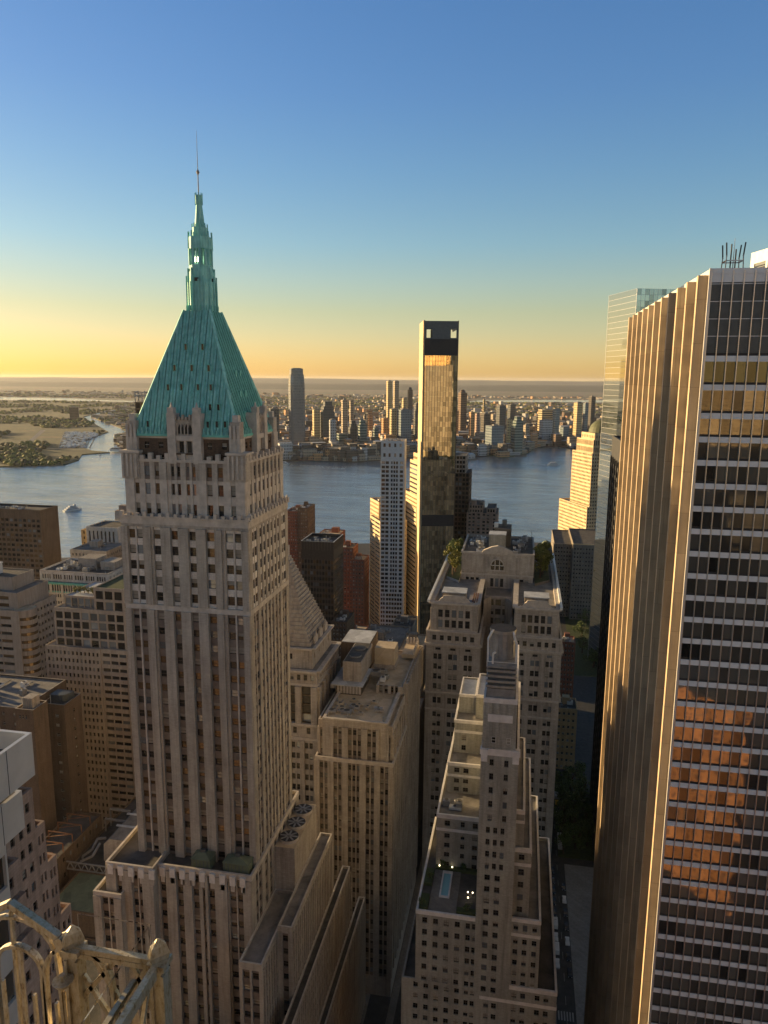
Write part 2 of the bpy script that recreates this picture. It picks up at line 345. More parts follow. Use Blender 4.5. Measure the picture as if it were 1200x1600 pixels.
class B:
    """one building: an empty at its base, a wall mesh, roofs, windows and other parts"""
    def __init__(s, name, label, loc, rot=0, group=None, cat='building'):
        s.root = empty(name, loc, rot); tag(s.root, label, cat, group)
        s.loc = loc; s.rot = rot; s.off = loc if rot == 0 else (0, 0, 0)   # unrotated buildings are drawn in world metres
        s.lid = True; s.wall = MB(); s.wins = []; s.parts = []; s.roofs = []
    def part(s, name, mb): s.parts.append((name, mb)); return mb
    def facade(s, ox, oy, u, W, z0, rws, cspec, st):
        b = s.wall; n = (u[1], -u[0]); cl = cols(cspec, W)
        wall = st['wall']; span = st.get('span', wall); trim = st.get('trim', wall); mul = st.get('mull', wall); alt = st.get('alt', wall)
        dp = st.get('dp', 0); dq = st.get('dq', .35); ds = st.get('ds', 0); dw = st.get('dw', .35); dm = st.get('dm', .05)
        db = st.get('db', .15); dc = st.get('dc', .7); wins = st.get('win', ('sash', 'dark', 'white'))
        def P(a, z, d): return (ox+u[0]*a+n[0]*d, oy+u[1]*a+n[1]*d, z)
        xs = [0]
        for _, a in cl: xs.append(xs[-1]+a)
        zs = [z0]
        for r in rws: zs.append(zs[-1]+r[1])
        D = []; K = []
        for ct, _ in cl:
            dcol = []; kcol = []
            for r in rws:
                rt = r[0]
                if rt == 'b': d, k = db, trim
                elif rt == 'c': d, k = dc, trim
                elif rt == 'n': d, k = 0, wall
                elif ct == 'p': d, k = dp, wall
                elif ct == 'q': d, k = dq, wall
                elif ct == 'v': d, k = dp, alt
                elif ct == 'm': d, k = -dm, mul
                else:
                    if rt == 'w': d, k = -dw, None
                    elif rt == 't': d, k = -ds, trim
                    else: d, k = -ds, span
                dcol.append(d); kcol.append(k)
            D.append(dcol); K.append(kcol)
        nc, nr = len(cl), len(rws)
        for i in range(nc):
            j = 0
            while j < nr:
                if K[i][j] is None:
                    s.wins.append((P(xs[i], zs[j], D[i][j]), u, xs[i+1]-xs[i], zs[j+1]-zs[j], wins)); j += 1; continue
                e = j
                while e+1 < nr and K[i][e+1] == K[i][j] and D[i][e+1] == D[i][j]: e += 1
                d = D[i][j]
                b.poly([P(xs[i], zs[j], d), P(xs[i+1], zs[j], d), P(xs[i+1], zs[e+1], d), P(xs[i], zs[e+1], d)], K[i][j]); j = e+1
        for i in range(nc+1):
            j = 0
            while j < nr:
                d1 = D[i-1][j] if i > 0 else 0; d2 = D[i][j] if i < nc else 0
                if abs(d1-d2) < 1e-6: j += 1; continue
                e = j
                while e+1 < nr and (D[i-1][e+1] if i > 0 else 0) == d1 and (D[i][e+1] if i < nc else 0) == d2 and (K[i-1][e+1] if i > 0 else 0) == (K[i-1][j] if i > 0 else 0) and (K[i][e+1] if i < nc else 0) == (K[i][j] if i < nc else 0): e += 1
                k = (K[i-1][j] if i > 0 else None) if d1 > d2 else (K[i][j] if i < nc else None)
                k = k or wall
                q = [P(xs[i], zs[j], d1), P(xs[i], zs[j], d2), P(xs[i], zs[e+1], d2), P(xs[i], zs[e+1], d1)]
                if d1 > d2: b.poly(q, k)
                else: b.poly(q[::-1], k)
                j = e+1
        for j in range(nr+1):
            i = 0
            while i < nc:
                d1 = D[i][j-1] if j > 0 else 0; d2 = D[i][j] if j < nr else 0
                if abs(d1-d2) < 1e-6: i += 1; continue
                e = i
                while e+1 < nc and (D[e+1][j-1] if j > 0 else 0) == d1 and (D[e+1][j] if j < nr else 0) == d2: e += 1
                k = (K[i][j-1] if j > 0 else None) if d1 > d2 else (K[i][j] if j < nr else None)
                k = k or wall
                q = [P(xs[i], zs[j], d1), P(xs[e+1], zs[j], d1), P(xs[e+1], zs[j], d2), P(xs[i], zs[j], d2)]
                b.poly(q, k); i = e+1
    def tier(s, x0, x1, y0, y1, z0, z1, st, f=None, r=None, l=None, k=None, R=None, ph=.9, roof='roofdark', pt=.45, cap=None):
        """f/r/l/k: column spec for front, right, left, back; R: dict for rows()"""
        R = dict(R or {}); H = z1-z0; rw = rows(H, **R)
        wl = st['wall']
        for spec, o, u, W in ((f, (x0, y0), (1, 0), x1-x0), (r, (x1, y0), (0, 1), y1-y0), (l, (x0, y1), (0, -1), y1-y0), (k, (x1, y1), (-1, 0), x1-x0)):
            if spec: s.facade(o[0], o[1], u, W, z0, rw, spec, dict(st, **st['side']) if 'side' in st and u[1] else st)
            else: s.wall.poly([(o[0], o[1], z0), (o[0]+u[0]*W, o[1]+u[1]*W, z0), (o[0]+u[0]*W, o[1]+u[1]*W, z1), (o[0], o[1], z1)], wl)
        cap = cap or st.get('trim', wl)
        if ph > 0:
            X0, X1, Y0, Y1 = x0+pt, x1-pt, y0+pt, y1-pt; zr = z1-ph
            o4 = [(x0, y0), (x1, y0), (x1, y1), (x0, y1)]; i4 = [(X0, Y0), (X1, Y0), (X1, Y1), (X0, Y1)]
            for i in range(4):
                j = (i+1) % 4
                s.wall.poly([o4[i]+(z1,), o4[j]+(z1,), i4[j]+(z1,), i4[i]+(z1,)], cap)
                s.wall.poly([i4[i]+(z1,), i4[j]+(z1,), i4[j]+(zr,), i4[i]+(zr,)], wl)
            rb = MB(); rb.poly([q+(zr,) for q in i4], roof); s.roofs.append(rb)
        elif s.lid: rb = MB(); rb.poly([(x0, y0, z1), (x1, y0, z1), (x1, y1, z1), (x0, y1, z1)], roof); s.roofs.append(rb)
    def finish(s, nmax=100, wname='window', roofname='roof'):
        # order windows by how large they show from the terrace
        rot = Matrix.Rotation(s.rot, 3, 'Z')
        def show(q):
            o, u, W, H, k = q
            p = rot @ (Vector(o)-Vector(s.off)); p = p+Vector(s.loc)
            n = rot @ Vector((u[1], -u[0], 0)); v = Vector((0, 0, EYE))-p; d = v.length
            if v.y > -1: return -1
            fx = (p-Vector((0, 0, EYE))); dep = fx.dot(F)
            inside = dep > 1 and abs(fx.dot(Rv)/dep) < .53 and abs(fx.dot(Uv)/dep) < .70
            if n.dot(v) <= 0: return -1
            return W*H*n.dot(v)/d**3*(1 if inside else 1e-4)
        W = sorted(s.wins, key=show, reverse=True)
        for (o, u, ww, hh, k) in W[:nmax]:
            c = (o[0]+u[0]*ww/2, o[1]+u[1]*ww/2, o[2])
            ob = bpy.data.objects.new(wname, pane_mesh(ww, hh, k, random.randrange(22))); COL.objects.link(ob)
            ob.parent = s.root; ob.location = Vector(c)-Vector(s.off); ob.rotation_euler = (0, 0, atan2(u[1], u[0]))
        if len(W) > nmax:
            b = MB()
            for (o, u, ww, hh, k) in W[nmax:]: pane_geo(b, o, u, ww, hh, k, random.randrange(22), False)
            tag(b.obj(wname, s.root, s.off), kind='stuff')
        if s.wall.f: s.wall.obj('wall', s.root, s.off)
        for rb in s.roofs: rb.obj(roofname, s.root, s.off)
        for n, mb in s.parts: mb.obj(n, s.root, s.off)
        return s.root
    def units(s, x0, x1, y0, y1, z, n, mats=('ductmetal', 'greymetal', 'whitepaint'), hmax=2.2, seed=1):
        rr = random.Random(seed)
        for i in range(n):
            a = rr.uniform(1.2, 3.5); c = rr.uniform(1.2, 3.5); h = rr.uniform(.8, hmax)
            x = rr.uniform(x0, max(x0+.1, x1-a)); y = rr.uniform(y0, max(y0+.1, y1-c)); m = rr.choice(mats)
            b = MB().box(x, x+a, y, y+c, z+.25, z+h, m); b.box(x+.1, x+.3, y+.1, y+c-.1, z, z+.25, 'greymetal'); b.box(x+a-.3, x+a-.1, y+.1, y+c-.1, z, z+.25, 'greymetal')
            b.cyl(x+a/2, y+c/2, z+h, z+h+.25, min(a, c)*.35, 'greymetal', n=10, cap='roofdark')
            s.part('rooftop_unit', b)
            if i % 2 == 0:
                q = MB(); xa, ya = x+a/2, y+c; L_ = rr.uniform(2, 6)
                if ya+L_ < y1: q.bar((xa, ya, z+.35), (xa, ya+L_, z+.35), .3, .3, 'ductmetal'); q.bar((xa, ya+L_, z+.5), (xa, ya+L_, z), .3, .3, 'ductmetal'); s.part('roof_pipe', q)
            if i % 3 == 1:
                q = MB(); xa, ya = rr.uniform(x0, x1), rr.uniform(y0, y1); q.cyl(xa, ya, z, z+rr.uniform(.8, 2.2), .22, 'greymetal', n=8); q.cyl(xa, ya, z+.7, z+.95, .4, 'greymetal', .1, 8); s.part('vent', q)
def water_tank(b, x, y, z, r=1.8, h=3.6):
    t = MB(); t.cyl(x, y, z+2, z+2+h, r, 'woodtank', n=16); t.cyl(x, y, z+2+h, z+3.2+h, r*1.05, 'greymetal', .05, 16)
    for a in range(4): t.box(x+cos(a*pi/2+.8)*r*.7-.12, x+cos(a*pi/2+.8)*r*.7+.12, y+sin(a*pi/2+.8)*r*.7-.12, y+sin(a*pi/2+.8)*r*.7+.12, z, z+2, 'greymetal')
    b.part('water_tank', t)
# ================================================================ THE SETTING
def sheet(name, pts, z0, z1, mat, label=None):
    b = MB(); b.prism(pts, z0, z1, mat); o = b.obj(name); tag(o, kind='structure'); return o
m, nt, p = newmat('river_water'); tc = objc(nt)
p.inputs['Base Color'].default_value = (.31, .39, .41, 1); p.inputs['Roughness'].default_value = .16; p.inputs['IOR'].default_value = 1.33
p.inputs['Specular IOR Level'].default_value = .9; p.inputs['Metallic'].default_value = .42
b1 = N(nt, 'ShaderNodeBump'); b1.inputs['Strength'].default_value = 1.0; b1.inputs['Distance'].default_value = 1.5
a1 = noise(nt, scaled(nt, tc, (.035, .085, .1)), 1.0, 7, .72); a2 = noise(nt, scaled(nt, tc, (.006, .014, .01)), 1.0, 3, .6)
ad = N(nt, 'ShaderNodeMath', operation='MULTIPLY_ADD'); nt.links.new(a2, ad.inputs[0]); ad.inputs[1].default_value = 2.0; nt.links.new(a1, ad.inputs[2])
nt.links.new(ad.outputs[0], b1.inputs['Height']); nt.links.new(b1.outputs[0], p.inputs['Normal'])
nt.links.new(ramp(nt, a2, [(.3, .05), (.7, .16)]), p.inputs['Roughness'])
a3 = noise(nt, scaled(nt, tc, (.02, .06, .1)), 1.0, 8, .75)
nt.links.new(mixc(nt, 1.0, mixc(nt, 1.0, ramp(nt, a3, [(.36, .72), (.64, 1.3)]), ramp(nt, a2, [(.35, .85), (.65, 1.15)]), 'MULTIPLY'), (.31, .38, .40), 'MULTIPLY'), p.inputs['Base Color'])  # turbid streaks, also standing in for light and dark of the ripples
M['river'] = m
b = MB(); b.poly([(-60000, -60000, -5), (60000, -60000, -5), (60000, 60000, -5), (-60000, 60000, -5)], 'river'); tag(b.obj('river_water'), kind='structure')
# Manhattan ground
b = MB(); mh = [(-3500, -6000), (3500, -6000), (5200, 2900), (3000, 2050), (500, 1200), (100, 1052), (0, 1035), (-200, 985), (-400, 900), (-600, 800), (-900, 560), (-1500, -400)]
b.prism(mh, -6, 0, 'asphalt'); tag(b.obj('ground'), kind='structure')
# far land
m, nt, p = newmat('far_land'); tc = objc(nt)
c1 = ramp(nt, noise(nt, scaled(nt, tc, (.0012, .0028, 1)), 1.0, 10, .68), [(.32, (.02, .028, .012)), (.46, (.07, .058, .035)), (.56, (.035, .04, .016)), (.68, (.15, .125, .085))])
vo = N(nt, 'ShaderNodeTexVoronoi'); vo.inputs['Scale'].default_value = 1; nt.links.new(scaled(nt, tc, (.009, .016, 1)), vo.inputs['Vector'])
c2 = mixc(nt, .45, c1, mixc(nt, 1.0, vo.outputs['Color'], (.22, .17, .11), 'MULTIPLY'))
nt.links.new(c2, p.inputs['Base Color']); p.inputs['Roughness'].default_value = .95; M['farland'] = m
m, nt, p = newmat('park_land'); tc = objc(nt)
c1 = ramp(nt, noise(nt, scaled(nt, tc, (.004, .008, 1)), 1.0, 9, .65), [(.35, (.03, .038, .01)), (.46, (.075, .07, .018)), (.54, (.05, .055, .014)), (.62, (.15, .10, .035)), (.72, (.11, .09, .05))])
c1 = mixc(nt, 1.0, c1, ramp(nt, noise(nt, scaled(nt, tc, (.03, .05, 1)), 1.0, 6, .7), [(.35, .55), (.65, 1.5)]), 'MULTIPLY')
nt.links.new(c1, p.inputs['Base Color']); p.inputs['Roughness'].default_value = .95; M['parkland'] = m
M['hillwood'] = plain('wooded_hillside', (.035, .042, .032), .95, 0, .4, .0008)
landA = [(-1186, 1750), (-1215, 1860), (-1293, 2000), (-1250, 2080), (-1330, 2110), (-1400, 2180), (-1560, 2420), (-1720, 2860), (-2500, 3900), (-3500, 6300), (-12000, 6300), (-12000, -3000), (-3200, 300), (-1500, 1590), (-1316, 1673)]
landB = [(-1120, 2010), (-900, 1985), (-760, 1975), (-659, 1985), (-452, 2020), (-330, 2170), (-250, 2220), (-144, 2221), (-90, 2290), (-60, 2240), (-12, 2313), (20, 2420), (40, 2600), (120, 2640), (200, 2600), (330, 2560), (520, 2700), (900, 2900), (5000, 5000), (9000, 9000), (9000, 6300), (12000, 60000), (-40000, 60000), (-12000, 6200), (-3500, 6250), (-2450, 3900), (-1640, 2900), (-1480, 2500), (-1240, 2150)]
sheet('park_land', landA[::-1], -6, -2.6, 'parkland'); sheet('far_land', landB[::-1], -6, -2, 'farland')
landC = [(-60000, 5800), (-12000, 5800), (-3400, 6200), (60000, 6300), (60000, 60000), (-60000, 60000)]
sheet('far_plain', landC, -6, -1.5, 'farland')
# two bright bays in the far plain
for pts in ([(-7000, 6280), (-5040, 6380), (-4450, 6480), (-3600, 6380), (-3000, 6420), (-3100, 6560), (-4000, 6700), (-4700, 7150), (-7000, 7400)],
            [(-600, 7600), (-132, 7900), (300, 8050), (1500, 8300), (1500, 9200), (300, 8850), (-500, 8300)],
            [(-300, 5950), (-50, 5900), (150, 6000), (100, 6120), (-200, 6100)]):
    b = MB(); b.poly([(x, y, -1.0) for x, y in pts], 'river'); tag(b.obj('bay_water'), kind='structure')
# hills on the horizon
def ridge(name, y0, x0, x1, h, dep, seed):
    rr = random.Random(seed); n = 120; pr = []; hh = h
    ph_ = [rr.uniform(0, 6.28) for _ in range(6)]
    for i in range(n+1):
        t = i/n; v = h*(.80+.09*sin(t*9+ph_[0])+.05*sin(t*23+ph_[1])+.03*sin(t*57+ph_[2])+.02*sin(t*120+ph_[3]))
        pr.append((x0+(x1-x0)*t, v))
    v = []; f = []
    for (x, z) in pr: v += [(x, y0, -3), (x, y0+dep*.5, z*.8), (x, y0+dep, z), (x, y0+dep*2, -3)]
    for i in range(n):
        for k in range(3): a = i*4+k; f.append((a, a+4, a+5, a+1))
    b = MB(); b.v = v; b.f = f; b.m = [b.slot('hillwood')]*len(f); tag(b.obj(name), kind='structure')
ridge('hills', 15000, -22000, 12000, 130, 2500, 3)
ridge('hills', 24000, -34000, 20000, 246, 4000, 5)

# streets, pavements, plaza, churchyard
def flat(name, x0, x1, y0, y1, z, mat):
    b = MB(); b.poly([(x0, y0, z), (x1, y0, z), (x1, y1, z), (x0, y1, z)], mat); return tag(b.obj(name), kind='structure')
def kerbed(name, x0, x1, y0, y1, mat='pave'):
    b = MB(); b.box(x0, x1, y0, y1, 0, .14, mat, False); return tag(b.obj(name), kind='structure')
kerbed('pavement', 14.2, 20.0, 60, 404); kerbed('plaza', 27.0, 110, 20, 325, 'plazastone'); kerbed('park', 24.5, 41.5, 330, 404, 'lawn')
kerbed('pavement', -39.8, -37.2, 120, 404); kerbed('pavement', -50, -47.5, 120, 404)
kerbed('pavement', -37, 20, 404.5, 408); kerbed('churchyard', 46, 110, 560, 780, 'lawn'); kerbed('pavement', -200, 20, 430, 436)
b = MB()
for i in range(26): b.box(23.55, 23.7, 100+i*11, 104+i*11, .004, .012, 'paint', False)
for i in range(6): b.box(20.6+i*1.0, 21.1+i*1.0, 236, 240, .004, .012, 'paint', False)
for i in range(6): b.box(20.6+i*1.0, 21.1+i*1.0, 400, 403, .004, .012, 'paint', False)
tag(b.obj('road_markings'), kind='structure')

# ================================================================ 1. THE GREEN-ROOFED TOWER
b = B('tower_building', 'stone skyscraper with tall green copper pyramid roof, lantern and spire', (-80.4, 180, 0), cat='skyscraper')
st40 = dict(wall='stone40', span='spandrel40', trim='trim40', mull='trim40', dp=0, dq=.5, ds=.55, dw=.75, dm=.25, win=('sash', 'amber', 'mull'), side=dict(dq=.12, ds=.08, dw=.22, dm=.02))
st40w = dict(st40, span='white_span', dp=0)
frontp = 'q10 w10 m2.4 w10 p5 q8 p3.5 w12.5 q14.5 w12 q15 w12 q14.5 w12 p3.5 q8 p5 w11 m2.4 w11 q10'
sidep = 'q1.7 w1.15 m.3 w1.15 q1.5 w1.15 q.9 w1.15 q1.1 w1.15 q.9 w1.15 q1.1 w1.15 q.9 w1.15 q1.5 w1.15 m.3 w1.15 q1.7'
b.tier(-97.2, -64.0, 165, 195, 99, 167.5, st40, f=frontp, r=sidep, l=sidep, R=dict(fh=3.72, wh=1.75, sill=1.0), ph=0)
b.tier(-97.2, -64.0, 165, 195, 167.5, 191.2, st40w, f=frontp, r=sidep, l=sidep, R=dict(fh=3.72, wh=2.1, sill=.85, bot=[('b', 1.3)], top=[('n', .7), ('b', 1.8)]), ph=.8, roof='roofgrey')
upf = 'q5 w2.6 p3.2 w3 p2.8 w3 q4 p2 w2 p1.4 w2 p3 w2 p1.4 w2 p2 q4 w3 p3 w3 p4 w3 q5'
ups = 'q2 w1.2 q1.2 w1.2 q1.2 w1.2 q1.2 w1.2 q1.2 w1.2 q1.2 w1.2 q1.2 w1.2 q1.2 w1.2 q2'
stU = dict(st40, wall='trim40', span='trim40', dq=.45, ds=.15, dw=.5)
b.tier(-96.0, -64.9, 166.2, 194.3, 190.4, 200.4, stU, f=upf, r=ups, l=ups, R=dict(fh=4.7, wh=2.6, sill=1.2), ph=0)
stD = dict(stU, wall='stone40', span='spandrel40', trim='trim40')
b.tier(-96.0, -64.9, 166.2, 194.3, 200.4, 205.2, stD, f=upf, r=ups, l=ups, R=dict(fh=4.2, wh=2.4, sill=.8, top=[('b', .5)]), ph=1.0)
# crenellations and finials on the setback
cr = MB()
for i in range(15):
    x = -96.2+i*2.18; h = 1.1+(i % 2)*.6
    cr.box(x, x+1.0, 165.9, 166.9, 205.2, 205.2+h, 'trim40')
for i in range(13):
    y = 166.2+i*2.25; h = 1.0+(i % 2)*.7; cr.box(-65.5, -64.4, y, y+.9, 205.2, 205.2+h, 'trim40'); cr.box(-96.5, -95.5, y, y+.9, 205.2, 205.2+h, 'trim40')
for i in range(17):
    x = -97.2+i*2.05; cr.box(x, x+.8, 164.4, 165.3, 191.2, 192.2+(i % 3 == 0)*.4, 'trim40')
for i in range(14):
    y = 165.3+i*2.2; cr.box(-64.3, -63.3, y, y+.9, 191.2, 192.5, 'trim40'); cr.cyl(-63.8, y+.45, 192.5, 193.3, .35, 'trim40', .1, 8)
cr.box(-96.6, -64.4, 165.95, 166.85, 204.9, 205.4, 'trim40'); cr.box(-65.4, -64.5, 166.85, 194.6, 204.9, 205.4, 'trim40'); cr.box(-96.4, -95.6, 166.85, 194.6, 204.9, 205.4, 'trim40'); cr.box(-97.3, -63.2, 164.5, 165.25, 191.1, 191.5, 'trim40'); cr.box(-64.2, -63.4, 165.3, 195, 191.1, 191.5, 'trim40')
b.part('crenellation', cr)
for x0, x1 in ((-97.3, -91.5), (-69.9, -64.0)):
    c = MB(); c.box(x0+.6, x1-.6, 165.8, 170.5, 200.5, 206.8, 'stone40'); c.box(x0+.3, x1-.3, 165.5, 170.8, 206.8, 207.4, 'trim40')
    for i in range(4): c.box(x0+.8+i*1.15, x0+1.3+i*1.15, 165.5, 165.8, 201, 206.6, 'trim40')
    b.part('corner_pavilion', c)
# brown brick drum under the eaves
stB = dict(wall='darkbrick', span='darkbrick', trim='trim40', win=('sash', 'dark', 'white'), dw=.3)
dr = 'p2 w1.1 p1.8 w1.1 p2 | p1.6'
b.tier(-94.4, -66.8, 167.6, 192.6, 204.2, 211.2, stB, f='p3 w1.2 p2.4 w1.2 p1 v9 p1 w1.2 p2.4 w1.2 p3', r='p2 w1 p.6 w1 p1.2 w1 p.6 w1 p4 w1 p.6 w1 p1.2 w1 p.6 w1 p2', l='p2 w1 p.6 w1 p1.2 w1 p.6 w1 p4 w1 p.6 w1 p2', R=dict(fh=3.1, wh=1.6, sill=.6, top=[('b', .8)]), ph=0)
for (x, y) in ((-95.6, 166.6), (-68.9, 166.6), (-68.9, 191), (-95.6, 191)):
    c = MB(); c.box(x, x+2.9, y, y+2.9, 204.3, 210.6, 'trim40'); c.box(x+.2, x+2.7, y+.2, y+2.7, 210.6, 214.6, 'stone40')
    for i in range(3): c.box(x+.1+i*1.0, x+.7+i*1.0, y-.1, y+.1, 204.6, 213.8, 'trim40')
    c.box(x+.7, x+2.2, y+.7, y+2.2, 214.6, 216.2, 'trim40'); b.part('corner_pier', c)
# gabled stone bays in the middle of the front and of the right side
def gable(cx, cy, wd, top, ux, uy, hgt=13):
    c = MB(); nx, ny = uy, -ux
    def Pn(a, d, z): return (cx+ux*a+nx*d, cy+uy*a+ny*d, z)
    def bx(a0, a1, d0, d1, z0, z1, m):
        p = [Pn(a0, d0, 0), Pn(a1, d1, 0)]; c.box(min(p[0][0], p[1][0]), max(p[0][0], p[1][0]), min(p[0][1], p[1][1]), max(p[0][1], p[1][1]), z0, z1, m)
    h = wd/2
    bx(-h, -h+2.1, -3.5, .8, 204.4, top-1, 'trim40'); bx(h-2.1, h, -3.5, .8, 204.4, top-1, 'trim40')
    bx(-h+2.1, h-2.1, -3.5, .25, 204.4, 206.6, 'trim40'); bx(-h+2.1, h-2.1, -3.5, -.05, 206.6, top-2.2, 'stone40')
    bx(-h+2.1, h-2.1, -.05, .7, 206.6, 207.0, 'darkbrick')
    bx(-.25, .25, -.05, .3, 207, 210, 'trim40')
    for s_ in (-1, 1): bx(s_*1.0-.55, s_*1.0+.55, -.05, 0.0, 207.1, 209.8, 'darkpane')
    bx(-h+2.1, h-2.1, -.05, .5, 210, 211.2, 'trim40')
    for i in range(4):
        a = -h+2.5+(i+.5)*(wd-5)/4
        pts = [Pn(a-.42, .06, 211.6), Pn(a+.42, .06, 211.6), Pn(a+.42, .06, 213.0), Pn(a, .06, 214.0), Pn(a-.42, .06, 213.0)]; c.poly(pts, 'darkpane')
        bx(a-.62, a-.45, -.05, .3, 211.4, top-3.4, 'trim40')
    for i in range(int(wd/.9)): bx(-h+.1+i*.9, -h+.6+i*.9, -.3, .5, top-2.6, top-1.3-(i % 2)*.5, 'stone40')
    for s_ in (-1, 1):
        bx(s_*(h-1.05)-.8, s_*(h-1.05)+.8, -.6, .9, top-1, top+.4, 'trim40')
        q = Pn(s_*(h-1.05), .15, 0); c.cyl(q[0], q[1], top+.4, top+1.7, .45, 'trim40', .05, 8)
    b.part('gabled_bay', c)
gable(-80.1, 166.8, 8.6, 217.5, 1, 0); gable(-66.2, 180.1, 8.0, 217.5, 0, 1)
# copper roof
x0, x1, y0, y1, zb, zt = -94.3, -66.9, 167.4, 192.8, 211.25, 241.3
tx0, tx1, ty0, ty1 = -83.8, -77.0, 176.6, 183.4
rf = MB()
lev = [(0, 0), (.22, .25), (.55, .58), (1, 1)]
def sq(t): return [(x0+(tx0-x0)*t, y0+(ty0-y0)*t), (x1+(tx1-x1)*t, y0+(ty0-y0)*t), (x1+(tx1-x1)*t, y1+(ty1-y1)*t), (x0+(tx0-x0)*t, y1+(ty1-y1)*t)]
def hz_(t):
    return zb+(zt-zb)*t
for (ta, _), (tb, __) in zip(lev[:-1], lev[1:]): rf.prism(sq(ta), hz_(ta), hz_(tb), 'copper', sq(tb), False)
# standing seams, cut at the hips
def seams(face):
    for i in range(1, 34):
        t = i/34
        if face == 'f':
            a = x0+(x1-x0)*t
            tt = min(1, (a-x0)/(tx0-x0)) if a < tx0 else (min(1, (x1-a)/(x1-tx1)) if a > tx1 else 1)
            A_, B_ = (a, y0-.05, zb), (a, y0+(ty0-y0)*tt-.05, hz_(tt))
        else:
            a = y0+(y1-y0)*t
            tt = min(1, (a-y0)/(ty0-y0)) if a < ty0 else (min(1, (y1-a)/(y1-ty1)) if a > ty1 else 1)
            X = x1 if face == 'r' else x0; TX = tx1 if face == 'r' else tx0; e = .05 if face == 'r' else -.05
            A_, B_ = (X+e, a, zb), (X+(TX-X)*tt+e, a, hz_(tt))
        if tt > .03: rf.bar(A_, B_, .16, .22, 'copperseam' if (i % 2) else 'coppertrim')
for k_ in 'frl': seams(k_)
for i in range(4): q0 = sq(0)[i]; q1 = sq(1)[i]; rf.bar((q0[0], q0[1], zb+.1), (q1[0], q1[1], zt+.1), .6, .6, 'copper')
rf.box(x0-.5, x1+.5, y0-.5, y1+.5, zb-.35, zb+.25, 'coppertrim')
for i in range(24):
    x = x0+(i+.5)*(x1-x0)/24; rf.box(x-.16, x+.16, y0-.45, y0-.2, zb+.25, zb+1.7-(i % 2)*.5, 'copper'); rf.poly([(x-.45, y0-.3, zb+.25), (x+.45, y0-.3, zb+.25), (x, y0-.3, zb+1.5)], 'copper')
    y = y0+(i+.5)*(y1-y0)/24; rf.box(x1+.2, x1+.45, y-.16, y+.16, zb+.25, zb+1.7-(i % 2)*.5, 'copper')
b.part('roof', rf)
for (x, y, z) in [(-82.3, 173.4, 232.4), (-77.9, 173.4, 232.4), (-84.7, 172.0, 227.3), (-80.2, 172.0, 227.3), (-75.8, 172.0, 227.3), (-85.9, 170.7, 222.6), (-82.4, 170.7, 222.7), (-78.1, 170.8, 222.7), (-74.8, 170.8, 222.7), (-74.5, 169.5, 218.0), (-72.4, 169.5, 218.0), (-90.3, 168.3, 213.8), (-74.7, 168.3, 213.9), (-72.4, 168.3, 214.0), (-70.3, 168.3, 214.0)]:
    d_ = MB(); t = (z-zb)/(zt-zb); yy = y0+(ty0-y0)*t; d_.box(x-.42, x+.42, yy-.35, yy+.5, z-.9, z+.85, 'coppertrim'); d_.poly([(x-.3, yy-.36, z-.75), (x+.3, yy-.36, z-.75), (x+.3, yy-.36, z+.7), (x-.3, yy-.36, z+.7)], 'darkpane')
    b.part('dormer', d_)
for (y, z) in ((176, 216), (180, 216), (184, 216), (177.5, 221), (181, 221), (179, 226), (182, 226)):
    d_ = MB(); t = (z-zb)/(zt-zb); xx = x1+(tx1-x1)*t; d_.box(xx-.5, xx+.3, y-.42, y+.42, z-.9, z+.85, 'coppertrim'); b.part('dormer', d_)
def octo(r, cx=-80.4, cy=180.0): return [(cx+r*cos(pi/8+i*pi/4), cy+r*sin(pi/8+i*pi/4)) for i in range(8)]
ln = MB(); cx, cy = -80.4, 180.0
ln.prism(octo(3.6), 240.9, 248.3, 'copper')
for i in range(16):
    a = i*pi/8+pi/16; ln.bar((cx+3.75*cos(a), cy+3.75*sin(a), 241.2), (cx+3.65*cos(a), cy+3.65*sin(a), 248.8+(i % 2)*.9), .28, .28, 'copper')
    ln.bar((cx+3.6*cos(a), cy+3.6*sin(a), 241.4), (cx+3.6*cos(a), cy+3.6*sin(a), 242.6), .9, .1, 'coppertrim')
ln.prism(octo(3.1), 248.3, 250.8, 'copper')
for i in range(8):
    a = i*pi/4+pi/8; ln.bar((cx+3.15*cos(a), cy+3.15*sin(a), 248.3), (cx+3.15*cos(a), cy+3.15*sin(a), 251.6), .35, .35, 'copper')
    a = i*pi/4; q = 2.85; ln.bar((cx+q*cos(a), cy+q*sin(a), 247.2), (cx+q*cos(a), cy+q*sin(a), 249.2), 1.0, .6, 'darkpanel') if i % 2 == 0 else None
ln.prism(octo(2.95), 250.8, 252.3, 'copper')
for i in range(8):
    a = i*pi/4+pi/8; ln.bar((cx+2.6*cos(a), cy+2.6*sin(a), 252.3), (cx+2.6*cos(a), cy+2.6*sin(a), 256.2), .5, .5, 'copper')
    a2 = i*pi/4; ln.bar((cx+2.45*cos(a2), cy+2.45*sin(a2), 252.3), (cx+2.45*cos(a2), cy+2.45*sin(a2), 256.2), (.3 if i in (6, 2) else 1.3), .3, 'copper', (-sin(a2), cos(a2), 0)) if i not in () else None
    for s_ in (-.62, .62): ln.bar((cx+2.45*cos(a2)-s_*sin(a2), cy+2.45*sin(a2)+s_*cos(a2), 252.3), (cx+2.45*cos(a2)-s_*sin(a2), cy+2.45*sin(a2)+s_*cos(a2), 256.2), .25, .25, 'copper')
ln.prism(octo(2.85), 256.2, 259.0, 'copper')
for i in range(8):
    a = i*pi/4+pi/8; ln.bar((cx+2.85*cos(a), cy+2.85*sin(a), 256), (cx+2.75*cos(a), cy+2.75*sin(a), 260.3), .32, .32, 'copper')
